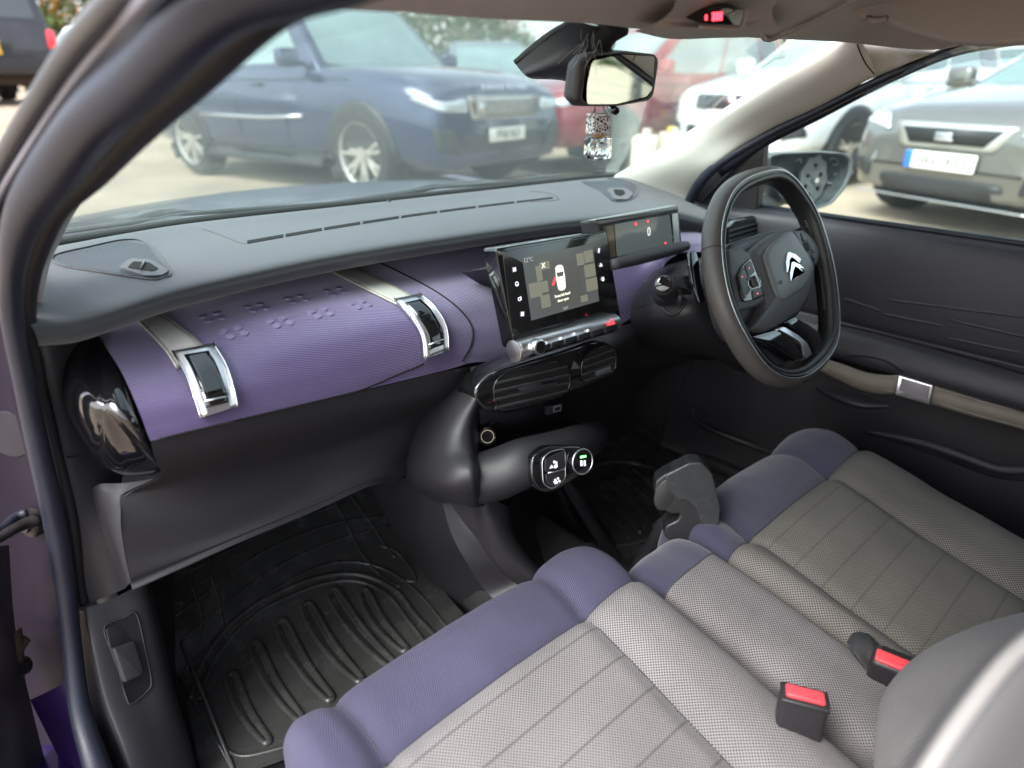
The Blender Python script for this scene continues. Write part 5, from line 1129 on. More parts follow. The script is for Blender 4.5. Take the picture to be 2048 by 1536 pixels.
# ================================================================== DRIVER DOOR
dd_ = thing('driver_door', 'black driver door panel with quilted dark arm pad and taupe leather pull strap', 'car door', (.70, .3, .3))
prof = [(.992, .735), (.990, .712), (.975, .695), (.93, .686), (.86, .684), (.80, .690), (.785, .697), (.778, .690), (.765, .672), (.735, .662), (.715, .668), (.700, .690), (.66, .700), (.60, .702), (.56, .704), (.48, .706), (.42, .708), (.35, .700), (.33, .69)]
ysd = [.90, .84, .76, .60, .45, .30, .1, -.2, -.6]
dr_rows = []
for z, x in prof:
    row = []
    for y in ysd:
        front = max(0, (y-.62)/.28); xx = x-.045*front if z < .95 else x-.06*front; zz = z
        if .69 < z < .79: xx = xx+(.025)*front
        row.append(V((xx, y, zz)))
    dr_rows.append(row)
dp = surf('door_panel', dr_rows, blk_m, dd_, nu=6, nv=4); dpT = bvh(dp)
padm = mat('aubergine_door_pad', (.034, .032, .040), .45, bump=.5, bscale=1000, var=.08)
dp.data.materials.append(padm)
for f in dp.data.polygons:
    z = f.center.z+ORG[dp.name].z
    if z > .712: f.material_index = 1
da = Acc()
for q in ([(1765, 628), (1830, 638), (1885, 652)], [(1770, 668), (1825, 682), (1875, 697)], [(1900, 640), (1970, 655), (2060, 676)], [(1895, 676), (1960, 690), (2040, 706)], [(1775, 600), (1900, 612), (2050, 634)], [(1690, 598), (1740, 610), (1760, 622)]):
    da.add(*tube_geo([hit(dpT, *q[0], -.0035)[0], hit(dpT, *q[0], -.0022)[0].lerp(hit(dpT, *q[2], -.0022)[0], .12), hit(dpT, *q[0], -.0022)[0].lerp(hit(dpT, *q[2], -.0022)[0], .88), hit(dpT, *q[2], -.0035)[0]], .0038, seg=10, n=4), None)
da.make('pressed_ribs', padm, dp)
da = Acc(); seam('', [(1672, 648), (1760, 668), (1860, 695), (1960, 722), (2060, 752)], .0022, None, None, dpT, acc=da); seam('', [(1668, 715), (1720, 712), (1770, 722), (1806, 745)], .0018, None, None, dpT, acc=da); da.make('panel_seam', hole_m, dp)
sl = Plane(PX(1780, 780, .655), (-1, -.12, .12))
def strap(nm, top, bot, m, bul=.0):
    t = spline([sl.at(p, bul*math.sin(math.pi*i/(len(top)-1))) for i, p in enumerate(top)], 6); b_ = spline([sl.at(p, bul*math.sin(math.pi*i/(len(bot)-1))) for i, p in enumerate(bot)], 6)
    rows = [t, [a.lerp(c, .5)+sl.n*.003 for a, c in zip(t, b_)], b_]
    vs = [p for r in rows for p in r]; o = mk(nm, vs, gridf(rows), m, dd_, True, griduv(rows)); solid(o, .006, 0); return o
s1 = strap('pull_strap', [(1642, 716), (1682, 727), (1730, 744), (1770, 750), (1798, 750)], [(1636, 738), (1672, 756), (1715, 776), (1755, 786), (1792, 787)], doorstrap_m, .005)
s2 = strap('arm_strap', [(1864, 770), (1940, 792), (2000, 808), (2080, 830)], [(1860, 806), (1940, 830), (2000, 845), (2080, 868)], doorstrap_m, .0)
for s_, t, b_ in ((s1, [(1642, 719), (1682, 730), (1730, 747), (1790, 753)], [(1640, 734), (1674, 752), (1716, 772), (1788, 783)]), (s2, [(1870, 775), (1940, 796), (2070, 830)], [(1868, 803), (1940, 826), (2070, 861)])):
    a_ = Acc()
    for q in (t, b_): a_.add(*tube_geo([sl.at(p, .006) for p in q], .0007, seg=5, n=5), None)
    a_.make('stitching', strap_m, s_)
ck = prism('strap_clip', pp(sl, [(1799, 748), (1869, 769), (1862, 809), (1791, 788)]), sl.n, .016, silver_m, dd_, bev=.002, front=.010, rad=.002)
prism('clip_plate', pp(sl, [(1803, 756), (1860, 773), (1855, 798), (1798, 781)], .0115), sl.n, .002, mat('grey_enamel', (.22, .2, .22), .35), ck, bev=.0005)
prism('strap_anchor', pp(sl, [(1628, 716), (1641, 714), (1637, 741), (1625, 742)]), sl.n, .01, silver_m, dd_, bev=.001, front=.003)
# door pocket lip and lower edge
tube('pocket_lip', [hit(dpT, *p, .004)[0] for p in ((1738, 862), (1790, 872), (1860, 888), (1930, 912), (1985, 932), (2020, 938), (2100, 938))], [.004, .008, .010, .010, .010, .010, .010], trim_m, dd_, seg=12)
surf('door_pocket', [[hit(dpT, *p, o_)[0] for p, o_ in r] for r in ([((1720, 868), .004), ((1800, 880), .02), ((1900, 908), .03), ((2000, 944), .03), ((2100, 950), .03)], [((1720, 900), .01), ((1800, 930), .025), ((1900, 970), .035), ((2000, 1010), .035), ((2100, 1020), .035)], [((1740, 990), .01), ((1820, 1020), .02), ((1900, 1060), .03), ((2000, 1100), .03), ((2100, 1120), .03)])], mat('ink_plastic', (.014, .014, .02), .5, bump=.4), dd_, nu=5, nv=5)
tube('door_front_edge', [PY(1393, 690, .86), PY(1384, 760, .85), PY(1386, 820, .83), PY(1405, 850, .79), PY(1470, 878, .70), PY(1560, 912, .60), PY(1640, 945, .52)], [.003, .003, .004, .006, .007, .007, .006], blk_m, dd_, seg=10)
surf('speaker_bulge', [[hit(dpT, *p, o_)[0] for p, o_ in r] for r in ([((1630, 770), -.002), ((1660, 772), -.002), ((1720, 786), -.002), ((1775, 806), -.002)], [((1632, 778), .0), ((1670, 785), .020), ((1725, 800), .022), ((1778, 812), .0)], [((1640, 786), .0), ((1685, 800), .018), ((1735, 812), .018), ((1776, 816), .0)], [((1660, 800), -.002), ((1695, 812), -.002), ((1740, 818), -.002), ((1770, 818), -.002)])], blk_m, dd_, nu=5, nv=5)
# quarter panel behind the mirror, window pane
qp = Plane(PX(1460, 380, .675), (-1, -.15, .0))
qn = prism('mirror_corner_panel', pp(qp, [(1366, 480), (1374, 404), (1418, 340), (1530, 275), (1524, 330), (1512, 430), (1500, 436)]), qp.n, .03, blk_m, dd_, bev=.005)
vs, fs = tube_geo([qp.at(p, .004) for p in ((1398, 430), (1404, 405), (1440, 365), (1506, 300))], .0025, seg=8, n=5); mk('corner_panel_ridge', vs, fs, rub_m, qn)
tube('window_post', [PX(1531, 276, .70), PX(1522, 340, .70), PX(1508, 436, .70)], .007, rub_m, dd_, n=4)
gl_ = [[PX(1528, 282, .708), PX(1700, 196, .66), PX(1895, 104, .60), PX(2080, 70, .57), V((.55, -.3, 1.33))], [PX(1520, 360, .712), V((.69, .5, 1.08)), V((.68, .35, 1.13)), V((.67, .1, 1.16)), V((.66, -.3, 1.16))], [PX(1508, 444, .715), V((.715, .5, .985)), V((.715, .3, .985)), V((.715, .1, .985)), V((.715, -.3, .985))]]
surf('window_pane', gl_, sideglass_m, dd_, nu=4, nv=4, thick=.004)
tube('window_sill_seal', [V((.716, .80, .992)), V((.716, .5, .993)), V((.716, .2, .993)), V((.716, -.5, .993))], .006, rub_m, dd_, n=3, seg=10)
surf('door_skin', [[V((x, y, z)) for y in (1.0, .5, 0, -.6)] for x, z in ((.735, .99), (.80, .96), (.85, .8), (.86, .6), (.82, .34))], paint_m, dd_, nu=4, nv=4)
surf('right_wing', [[V((x, y, z)) for y in (2.0, 1.6, 1.2, .98)] for x, z in ((.72, .94), (.80, .93), (.85, .8), (.86, .6), (.82, .34))], paint_m, cb, nu=4, nv=4)
surf('left_wing', [[V((-x, y, z)) for y in (2.0, 1.6, 1.25, 1.05)] for x, z in ((.72, .94), (.80, .93), (.85, .8), (.86, .6), (.82, .34))], paint_m, cb, nu=4, nv=4)
# door mirror with its glass missing
dm_ = thing('door_mirror', 'grey door mirror housing with its glass missing and motor plate showing', 'door mirror', (.88, .72, 1.03))
mp = Plane(PX(1640, 370, .90), (-.42, -1, .05))
MQ = [(1536, 312), (1560, 306), (1640, 303), (1690, 306), (1706, 318), (1704, 345), (1690, 378), (1664, 408), (1630, 420), (1590, 412), (1560, 395), (1542, 360)]
mh_m = mat('faded_grey_housing', (.11, .12, .12), .5, bump=.3, bscale=500, var=.15, vscale=20)
P = rnd_poly(pp(mp, MQ), .01, 4); c = sum(P, V())/len(P); rr_ = [[c.lerp(p, .93)-mp.n*.004 for p in P], [c.lerp(p, .97)+mp.n*.002 for p in P], P, [c.lerp(p, 1.02)-mp.n*.02 for p in P], [c.lerp(p, .95)-mp.n*.07 for p in P], [c.lerp(p, .7)-mp.n*.11 for p in P], [c.lerp(p, .2)-mp.n*.13 for p in P]]
mk('mirror_housing', [p for r in rr_ for p in r], gridf(rr_, True), mh_m, dm_)
wl_ = [[c.lerp(p, .95)-mp.n*.004 for p in P], [c.lerp(p, .88)-mp.n*.05 for p in P], [c.lerp(p, .3)-mp.n*.055 for p in P]]
mk('mirror_cavity', [p for r in wl_ for p in r], gridf(wl_, True)+[tuple(2*len(P)+j for j in range(len(P)))], mat('cavity_grime', (.035, .045, .05), .6, var=.5, vscale=60), dm_)
mc = mp.at((1627, 360), -.035)
ux = V((0, 0, 1)).cross(mp.n).normalized(); uy = mp.n.cross(ux)
a_ = Acc(); P2 = [mc+ux*math.cos(t)*.040*(1+.05*math.cos(9*t))+uy*math.sin(t)*.056*(1+.05*math.cos(9*t)) for t in [i*math.pi/36 for i in range(72)]]
a_.add(*prism_geo(P2, mp.n, .008, .002), None); mpt = a_.make('motor_plate', mat('pale_motor_plate', (.20, .22, .21), .55, var=.3, vscale=70), dm_, ang=40)
a_ = Acc()
for t, r_ in ((.5, .026), (1.6, .034), (2.7, .026), (3.6, .03), (4.4, .036), (5.5, .028)):
    q = mc+ux*math.cos(t)*r_*.8+uy*math.sin(t)*r_+mp.n*.001; a_.add(*cyl_geo(q-mp.n*.002, q+mp.n*.001, .005, seg=10), None)
a_.make('plate_holes', hole_m, mpt); cyl('pivot', mc, mc+mp.n*.012, .006, silver_m, mpt, seg=12)
a_ = Acc(); a_.add(*text_geo('3', .022, mc+uy*.030+mp.n*.0012, ux, uy), None); a_.make('moulded_number', mat('moulded_dark', (.05, .06, .06), .6), mpt, False)
a_ = Acc()
for q in ([(1590, 322), (1600, 318), (1602, 326)], [(1660, 318), (1672, 316), (1676, 328), (1666, 330)], [(1668, 350), (1680, 345), (1690, 350)], [(1660, 400), (1672, 385), (1680, 372)], [(1655, 365), (1668, 368), (1680, 362)]):
    a_.add(*tube_geo([mp.at(p, -.035) for p in q], .003, seg=6, n=3), None)
a_.make('cavity_clips', mpt.data.materials[0], dm_)
tube('mirror_arm', [V((.73, .80, 1.0)), PX(1520, 405, .78), PX(1560, 400, .86)], [.028, .025, .02], mh_m, dm_, seg=16, flat=.7)
# ================================================================== REAR-VIEW MIRROR AND AIR FRESHENER
rm = thing('rear_view_mirror', 'black rear view mirror on a wedge shaped windscreen mount', 'mirror', (.02, .62, 1.26))
rpn = V((.26, -.96, -.06)).normalized(); rpl = Plane((0, .6, 1.25), rpn)
RQ = [(1166, 125), (1185, 106), (1250, 101), (1312, 108), (1318, 120), (1308, 190), (1298, 202), (1235, 213), (1165, 213), (1155, 200)]
P = rnd_poly(pp(rpl, RQ), .006, 4); c = sum(P, V())/len(P)
rr_ = [[c.lerp(p, .90)-rpn*.001 for p in P], [c.lerp(p, .96)+rpn*.001 for p in P], [c.lerp(p, 1.0)-rpn*.003 for p in P], [c.lerp(p, 1.01)-rpn*.014 for p in P], [c.lerp(p, .9)-rpn*.026 for p in P], [c.lerp(p, .5)-rpn*.034 for p in P], [c.lerp(p, .1)-rpn*.036 for p in P]]
mk('mirror_shell', [p for r in rr_ for p in r], gridf(rr_, True), mat('mirror_shell_grey', (.035, .034, .034), .5, bump=.3), rm)
prism('mirror_glass', pp(rpl, [(1182, 122), (1240, 109), (1308, 113), (1304, 176), (1292, 193), (1230, 208), (1172, 208), (1172, 170)]), rpn, .002, mat('mirror_silver', (.86, .93, .90), .015, metal=1), rm, front=.0012, rad=.006)
cyl('dip_lever', rpl.at((1222, 218), -.012), rpl.at((1232, 222), .002), .0052, piano_m, rm, bev=.001)
mq = [[((1030, 127), .74), ((1070, 92), .70), ((1110, 62), .66), ((1150, 40), .61)], [((1040, 140), .73), ((1085, 118), .69), ((1130, 90), .65), ((1180, 50), .595)], [((1052, 152), .72), ((1100, 138), .68), ((1150, 115), .64), ((1215, 60), .585)],
      [((1066, 158), .73), ((1120, 160), .69), ((1172, 170), .65), ((1225, 100), .60)], [((1080, 156), .75), ((1125, 155), .72), ((1178, 160), .68), ((1240, 60), .63)]]
surf('mirror_mount', [[PY(*p, y) for p, y in r] for r in mq], blk_m, rm, nu=6, nv=6)
surf('mount_top', [[PY(*p, y) for p, y in r] for r in ([((1028, 122), .745), ((1068, 86), .705), ((1108, 57), .665), ((1150, 34), .615)], [((1032, 129), .738), ((1074, 95), .698), ((1114, 65), .658), ((1156, 41), .61)])], hole_m, rm, nu=6, nv=2, thick=.003)
a_ = Acc(); a_.add(*prism_geo([PY(*p, y) for p, y in (((1060, 150), .715), ((1082, 138), .70), ((1105, 132), .69), ((1112, 152), .69), ((1090, 158), .70), ((1068, 157), .712))], (-.5, -.8, -.3), .01, .001), None); a_.make('sensor_cover', mat('sensor_cover_grey', (.07, .068, .075), .5), rm, ang=40)
tube('mount_cable_duct', [PY(1232, 44, .58), PY(1212, 70, .595), PY(1202, 105, .61), PY(1215, 150, .625)], [.02, .014, .011, .010], hole_m, rm, seg=12)
cb_ = Acc()
random.seed(3)
for k in range(16):
    x0, y0 = random.uniform(1160, 1200), random.uniform(60, 105); x1, y1 = x0+random.uniform(-50, 14), y0+random.uniform(15, 50)
    cb_.add(*tube_geo([PY(x0, y0, .57), PY((x0+x1)/2+random.uniform(-6, 6), (y0+y1)/2, .575), PY(x1, y1, .58)], .00016, seg=4, n=4), None)
cb_.make('cobweb', mat('cobweb_silk', (.5, .5, .5), .8), rm)
af = thing('air_freshener', 'clear glass air freshener bottle with lattice cap hanging from the rear view mirror', 'air freshener', tuple(PY(1197, 265, .60)))
fp = Plane(PY(1197, 260, .60), (-.15, -1, 0)); fx_ = fp.n.cross(V((0, 0, -1))).normalized()
if fx_.x < 0: fx_ = -fx_
RZ = lambda: Matrix((fx_, (V((0, 0, 1)).cross(fx_)), V((0, 0, 1)))).transposed()
k_ = .90/1300*.98
bc_ = fp.at((1196, 296))
vs, fs = box_geo(bc_, (.031, .026, .028), .005, RZ()); auto_smooth(mk('bottle', vs, fs, clear_m, af), 30)
vs, fs = box_geo(bc_-V((0, 0, .001)), (.022, .017, .017), .006, RZ()); mk('bottle_cavity', vs, fs, clear_m, af)
cyl('bottle_neck', bc_+V((0, 0, .013)), bc_+V((0, 0, .019)), .009, mat('amber_collar', (.45, .25, .08), .5), af)
cc_ = fp.at((1196, 250)); 
capm = mat('black_white_lattice', (.8, .8, .8), .5); nt = capm.node_tree; v_ = nd(nt, 'ShaderNodeTexVoronoi', feature='DISTANCE_TO_EDGE'); v_.inputs['Scale'].default_value = 230
tc = nd(nt, 'ShaderNodeTexCoord'); nt.links.new(tc.outputs['Object'], v_.inputs['Vector']); mr = nd(nt, 'ShaderNodeMapRange'); mr.inputs[1].default_value = .10; mr.inputs[2].default_value = .16
nt.links.new(v_.outputs['Distance'], mr.inputs[0]); mx = nd(nt, 'ShaderNodeMix', data_type='RGBA'); mx.inputs[6].default_value = (.75, .75, .76, 1); mx.inputs[7].default_value = (.03, .02, .03, 1)
nt.links.new(mr.outputs[0], mx.inputs[0]); nt.links.new(mx.outputs[2], nt.nodes['Principled BSDF'].inputs['Base Color'])
vs, fs = box_geo(cc_, (.024, .022, .022), .002, RZ()); auto_smooth(mk('lattice_cap', vs, fs, capm, af), 30)
vs, fs = box_geo(cc_+V((0, 0, .0125)), (.023, .021, .003), .001, RZ()); mk('cap_top', vs, fs, white_m, af)
a_ = Acc()
for q in ([(1190, 214), (1190, 300)], [(1190, 218), (1178, 238)], [(1206, 214), (1216, 236)]):
    a_.add(*tube_geo([fp.at(p, .014) for p in q], .0008, seg=6, n=1), None)
a_.make('cord', mat('grey_cord', (.25, .22, .25), .7), af)
# ================================================================== OUTSIDE: THE YARD
def gz(x, y):
    s = max(0, min(1, (y-9.2)/4.)); s = s*s*(3-2*s); return .27+.63*s+.02*math.sin(x*.7)*math.sin(y*.5)*min(1, max(0, (y-2)/4))
gv = []; gx = [-90, -50, -30, -20]+[-14+i*.8 for i in range(44)]+[24, 30, 40, 60, 90]; gy = [-60, -30, -12, -6, -3]+[-1+i*.8 for i in range(36)]+[30, 36, 45, 60, 90]
for y in gy:
    for x in gx: gv.append(V((x, y, gz(x, y) if (abs(x) > 1.2 or y > 2.4 or y < -2.2) else .20)))
grm = mat('gravel_yard', (.38, .305, .225), .95, bump=1., bscale=60, var=.22, vscale=1.1, detail=8)
nt = grm.node_tree; bb_ = [n for n in nt.nodes if n.type == 'BUMP'][0]; bb_.inputs['Distance'].default_value = .02
go = mk('ground', gv, [(i*len(gx)+j, i*len(gx)+j+1, (i+1)*len(gx)+j+1, (i+1)*len(gx)+j) for i in range(len(gy)-1) for j in range(len(gx)-1)], grm); go['kind'] = 'structure'
tyre_m = mat('tyre_rubber', (.022, .022, .023), .8, bump=.5, bscale=60, var=.2); alloy_m = mat('alloy_grey', (.5, .48, .45), .35, metal=.8, var=.15, vscale=20)
alloyd_m = mat('alloy_dark', (.12, .12, .13), .35, metal=.8); cblk = mat('exterior_black_plastic', (.025, .026, .028), .5, var=.1)
lamp_m = mat('headlamp_lens', (.5, .55, .58), .08, metal=.3, coat=1); tail_m = mat('tail_lamp_lens', (.45, .02, .03), .2, coat=1, emis=(.6, .02, .04), estr=.3)
cgl = mat('car_window_glass', (.16, .24, .23), .04, spec=.9, coat=1, var=.3, vscale=1.5); cgd = mat('car_window_dark', (.03, .04, .045), .05, spec=.7, coat=1)
platew = mat('plate_white', (.75, .75, .70), .5); platey = mat('plate_yellow', (.75, .5, .04), .5); plateb = mat('plate_blue', (.02, .15, .6), .5); pblk = mat('plate_letters', (.02, .02, .02), .5)
cardet = mat('car_shut_line', (.008, .008, .008), .8)
def wheel(root, x, y, R, Wd, am, spokes=5):
    s = 1 if y > 0 else -1; a = Acc(); out = y+s*.0
    prof = [(.0, .66), (.012, .72), (.012, .90), (-.01, .97), (-.05, 1.0), (-Wd+.05, 1.0), (-Wd+.01, .96), (-Wd, .88), (-Wd, .5)]
    n = 40; vs = [V((x+math.cos(t)*R*r, out+s*d, R+math.sin(t)*R*r)) for d, r in prof for t in [k*2*math.pi/n for k in range(n)]]
    fs = [(i*n+j, i*n+(j+1) % n, (i+1)*n+(j+1) % n, (i+1)*n+j) for i in range(len(prof)-1) for j in range(n)]
    w = mk('wheel', vs, fs, tyre_m, root, local=True)
    r = Acc(); pr2 = [(.014, .70), (.006, .66), (-.04, .62), (-.10, .60)]
    vs = [V((x+math.cos(t)*R*q, out+s*d, R+math.sin(t)*R*q)) for d, q in pr2 for t in [k*2*math.pi/n for k in range(n)]]; r.add(vs, [(i*n+j, i*n+(j+1) % n, (i+1)*n+(j+1) % n, (i+1)*n+j) for i in range(3) for j in range(n)], None, 0)
    for k in range(spokes):
        for dd in (-.14, .14):
            t = k*2*math.pi/spokes+.3; c, e = V((x+math.cos(t+dd*.5)*R*.12, out-s*.012, R+math.sin(t+dd*.5)*R*.12)), V((x+math.cos(t+dd)*R*.66, out-s*.0, R+math.sin(t+dd)*R*.66))
            d = (e-c).normalized(); u = d.cross(V((0, 1, 0))); r.add(*prism_geo([c-u*R*.055, e-u*R*.04, e+u*R*.04, c+u*R*.055], V((0, s, 0)), .03, .004), None, 0)
    r.add(*cyl_geo((x, out-s*.04, R), (x, out+s*.0, R), R*.16, seg=20), None, 0)
    r.add(*cyl_geo((x, out-s*.11, R), (x, out-s*.09, R), R*.64, seg=30), None, 1)
    r.make('rim', [am, cblk], w, local=True, ang=40)
def vehicle(name, label, cat, c, h, L, W, H, paint, st, gh, wb_, R, glassm=None, front=None, rear=None, am=None, group='cars parked in the yard', spokes=5, cladding=False, mir=True):
    """st: body stations (x/L from rear -.5 to front .5, half width factor, bottom z, top z); gh: belt x0,x1, roof x0,x1, belt z, roof width factor"""
    glassm = glassm or cgl; am = am or alloy_m; hx_, hy_ = h; z0 = gz(c[0], c[1])
    root = thing(name, label, cat, (c[0], c[1], z0), math.atan2(hy_, hx_), group)
    rows = []
    for fx, wf, zb, zt in st:
        x = fx*L; hw = W/2*wf
        half = [(0, zt+.03), (hw*.55, zt+.022), (hw*.84, zt-.01), (hw*.95, zt-.06), (hw*.985, zt-.16), (hw, zb+(zt-zb)*.48), (hw*.985, zb+.14), (hw*.93, zb+.02), (hw*.6, zb), (0, zb)]
        rows.append([V((x, y, z)) for y, z in half]+[V((x, -y, z)) for y, z in half[::-1][1:-1]])
    cols = [spline([r[j] for r in rows], 5) for j in range(len(rows[0]))]; g = [[cc[i] for cc in cols] for i in range(len(cols[0]))]
    vs = [p for r in g for p in r]; fs = gridf(g, True)+[tuple(range(len(g[0])))[::-1], tuple((len(g)-1)*len(g[0])+j for j in range(len(g[0])))]
    bo = mk('body', vs, fs, paint, root, local=True); tr = BVHTree.FromPolygons(vs, [f for f in fs])
    def side(x, z, s, off=.004):
        l, n, i, d = tr.ray_cast(V((x, s*3, z)), V((0, -s, 0))); l = l if l else V((x, s*W/2, z)); return l+V((0, s*off, 0))
    def frt(y, z, s=1, off=.004):
        l, n, i, d = tr.ray_cast(V((s*6, y, z)), V((-s, 0, 0))); l = l if l else V((s*L/2*.98, y, z)); return l+V((s*off, 0, 0))
    def patch(nm, pts, fn, m, par=bo, n=5, th=.01):
        P = rnd_poly([V((a, b_, 0)) for a, b_ in pts], .03, 3); cx = sum((p for p in P), V())/len(P); rings = []
        for k in range(n): rings.append([fn(*( (cx.lerp(p, 1-k/n)).x, (cx.lerp(p, 1-k/n)).y)) for p in P])
        cc = fn(cx.x, cx.y); K = len(P); vv = [p for r in rings for p in r]+[cc]; ff = gridf(rings, True)+[((n-1)*K+j, (n-1)*K+(j+1) % K, len(vv)-1) for j in range(K)]
        o = mk(nm, vv, ff, m, par, local=True); solid(o, th, 0); return o
    # greenhouse
    bx0, bx1, rx0, rx1, bz, rw = gh; hw = W/2*.90; rh = W/2*rw; rt = H
    B = lambda x, y, z: V((x*L, y, z))
    bl = [B(bx0, hw, bz-.05), B(bx1, hw, bz-.05), B(bx1, -hw, bz-.05), B(bx0, -hw, bz-.05)]; rl_ = [B(rx0, rh, rt-.03), B(rx1, rh, rt-.05), B(rx1, -rh, rt-.05), B(rx0, -rh, rt-.03)]
    rf = [B(rx0+.04, rh*.8, rt), B(rx1-.04, rh*.8, rt), B(rx1-.04, -rh*.8, rt), B(rx0+.04, -rh*.8, rt)]
    vv = bl+rl_+rf; ff = [(0, 1, 5, 4), (1, 2, 6, 5), (2, 3, 7, 6), (3, 0, 4, 7), (4, 5, 9, 8), (5, 6, 10, 9), (6, 7, 11, 10), (7, 4, 8, 11), (8, 9, 10, 11)]
    ro = mk('cabin_roof', vv, ff, paint, root, local=True)
    md = ro.modifiers.new('b', 'BEVEL'); md.width = .05; md.segments = 3; md.limit_method = 'ANGLE'; md.angle_limit = math.radians(15)
    def quad(a, b_, c_, d, u0, v0, u1, v1, nm, m, par=ro):
        f = lambda u, v: (a*(1-u)+b_*u)*(1-v)+(d*(1-u)+c_*u)*v
        n = (b_-a).cross(d-a).normalized(); ctr = (a+b_+c_+d)/4; n = n if n.dot(ctr-V((0, 0, ctr.z*.8))) > 0 else -n
        P = rnd_poly([f(u0, v0), f(u1, v0), f(u1, v1), f(u0, v1)], .06, 3); vs, fs = prism_geo(P, n, .02, .0, .006); mk(nm, vs, fs, m, par, local=True, smooth=False)
    quad(bl[1], bl[2], rl_[2], rl_[1], .06, .08, .94, .90, 'windscreen', glassm)
    quad(bl[0], bl[3], rl_[3], rl_[0], .08, .15, .92, .88, 'rear_window', glassm)
    for s, (a, b_, c_, d) in ((1, (bl[0], bl[1], rl_[1], rl_[0])), (-1, (bl[3], bl[2], rl_[2], rl_[3]))):
        quad(a, b_, c_, d, .55, .10, .93, .86, 'side_window', glassm); quad(a, b_, c_, d, .26, .10, .53, .86, 'side_window', glassm); quad(a, b_, c_, d, .07, .16, .24, .82, 'side_window', cgd)
    wb2 = wb_/2; xo = .02*L
    for s in (1, -1):
        for xc in (wb2+xo, -wb2+xo):
            P = [(xc+math.cos(t)*R*1.16, R+math.sin(t)*R*1.16) for t in [k*math.pi/14-.35 for k in range(19)]]
            patch('arch_liner', P, lambda x, z: V((x, s*(W/2*.975 if 0 else abs(side(x, max(z, .3), s, .006).y)), z)), cblk, th=.004)
            yw = abs(side(xc, R*1.6, s, 0).y)-.0
            wheel(root, xc, s*(yw-.0), R, .24, am, spokes)
        a = Acc()
        for xs in (.20*L*.55, -.06*L, -.30*L*.75):
            a.add(*tube_geo([side(xs, z, s, .002) for z in (st[3][2]+.1, .55, .75, gh[4]-.06)], .006, seg=5, n=2), None)
        a.add(*tube_geo([side(x*L, gh[4]-.12, s, .002) for x in (-.38, -.1, .1, .30)], .006, seg=5, n=3), None)
        a.make('shut_lines', cardet, bo, local=True)
        patch('sill', [(-wb2+R*1.2, .24), (wb2-R*1.1, .24), (wb2-R*1.1, .38), (-wb2+R*1.2, .38)], lambda x, z: side(x, z, s, .012), cblk)
        for xs in (.02*L, -.20*L):
            q = side(xs, gh[4]-.16, s, .02); a = Acc(); a.add(*box_geo(q, (.18, .03, .03), .01), None); a.make('door_handle', paint, bo, local=True, ang=40)
        if mir:
            q = V((gh[1]*L-.25, s*(W/2*.95), gh[4]+.06)); a = Acc(); a.add(*box_geo(q+V((0, s*.12, 0)), (.12, .22, .16), .04), None); a.add(*tube_geo([q+V((0, -s*.06, -.05)), q+V((0, s*.06, -.03))], .025, seg=8, n=1), None); a.make('door_mirror', paint, root, local=True, ang=40)
    for f_ in (front or []):
        nm, pts, m = f_[:3]; s = f_[3] if len(f_) > 3 else 1
        patch(nm, pts, lambda y, z: frt(y, z, 1, .012 if 'grille' not in nm else .006), m)
    for f_ in (rear or []):
        nm, pts, m = f_[:3]; patch(nm, pts, lambda y, z: frt(y, z, -1, .010), m)
    return root, bo, frt, side
def plate(root, bo, frt, txt, z, s=1, w=.52, h_=.115, y=0., blue=False, yel=False):
    p = frt(y, z, s, .03); 
    pl = mk('number_plate', *box_geo(p, (.012, w, h_), .003), platey if yel else platew, bo, local=True)
    a = Acc(); ux = V((0, s, 0)); a.add(*text_geo(txt, h_*.92, p+V((s*.008, (.02*s if blue else 0), 0)), ux, V((0, 0, 1)), .001, sx=.82), None); a.make('plate_lettering', pblk, pl, False, True)
    if blue: mk('plate_band', *box_geo(p+V((s*.004, -s*(w/2-.03), 0)), (.008, .055, h_*.98), .001), plateb, pl, local=True)
def grille_mesh(bo, frt, y0, y1, z0, z1, nx, nz, m):
    a = Acc()
    for i in range(nz): z = z0+(z1-z0)*(i+.5)/nz; a.add(*tube_geo([frt(y0+(y1-y0)*t/6, z, 1, .018) for t in range(7)], .008, seg=5, n=1), None)
    for i in range(nx): y = y0+(y1-y0)*(i+.5)/nx; a.add(*tube_geo([frt(y-.03, z0, 1, .018), frt(y+.03, z1, 1, .018)], .007, seg=5, n=1), None)
    a.make('grille_bars', m, bo, local=True)
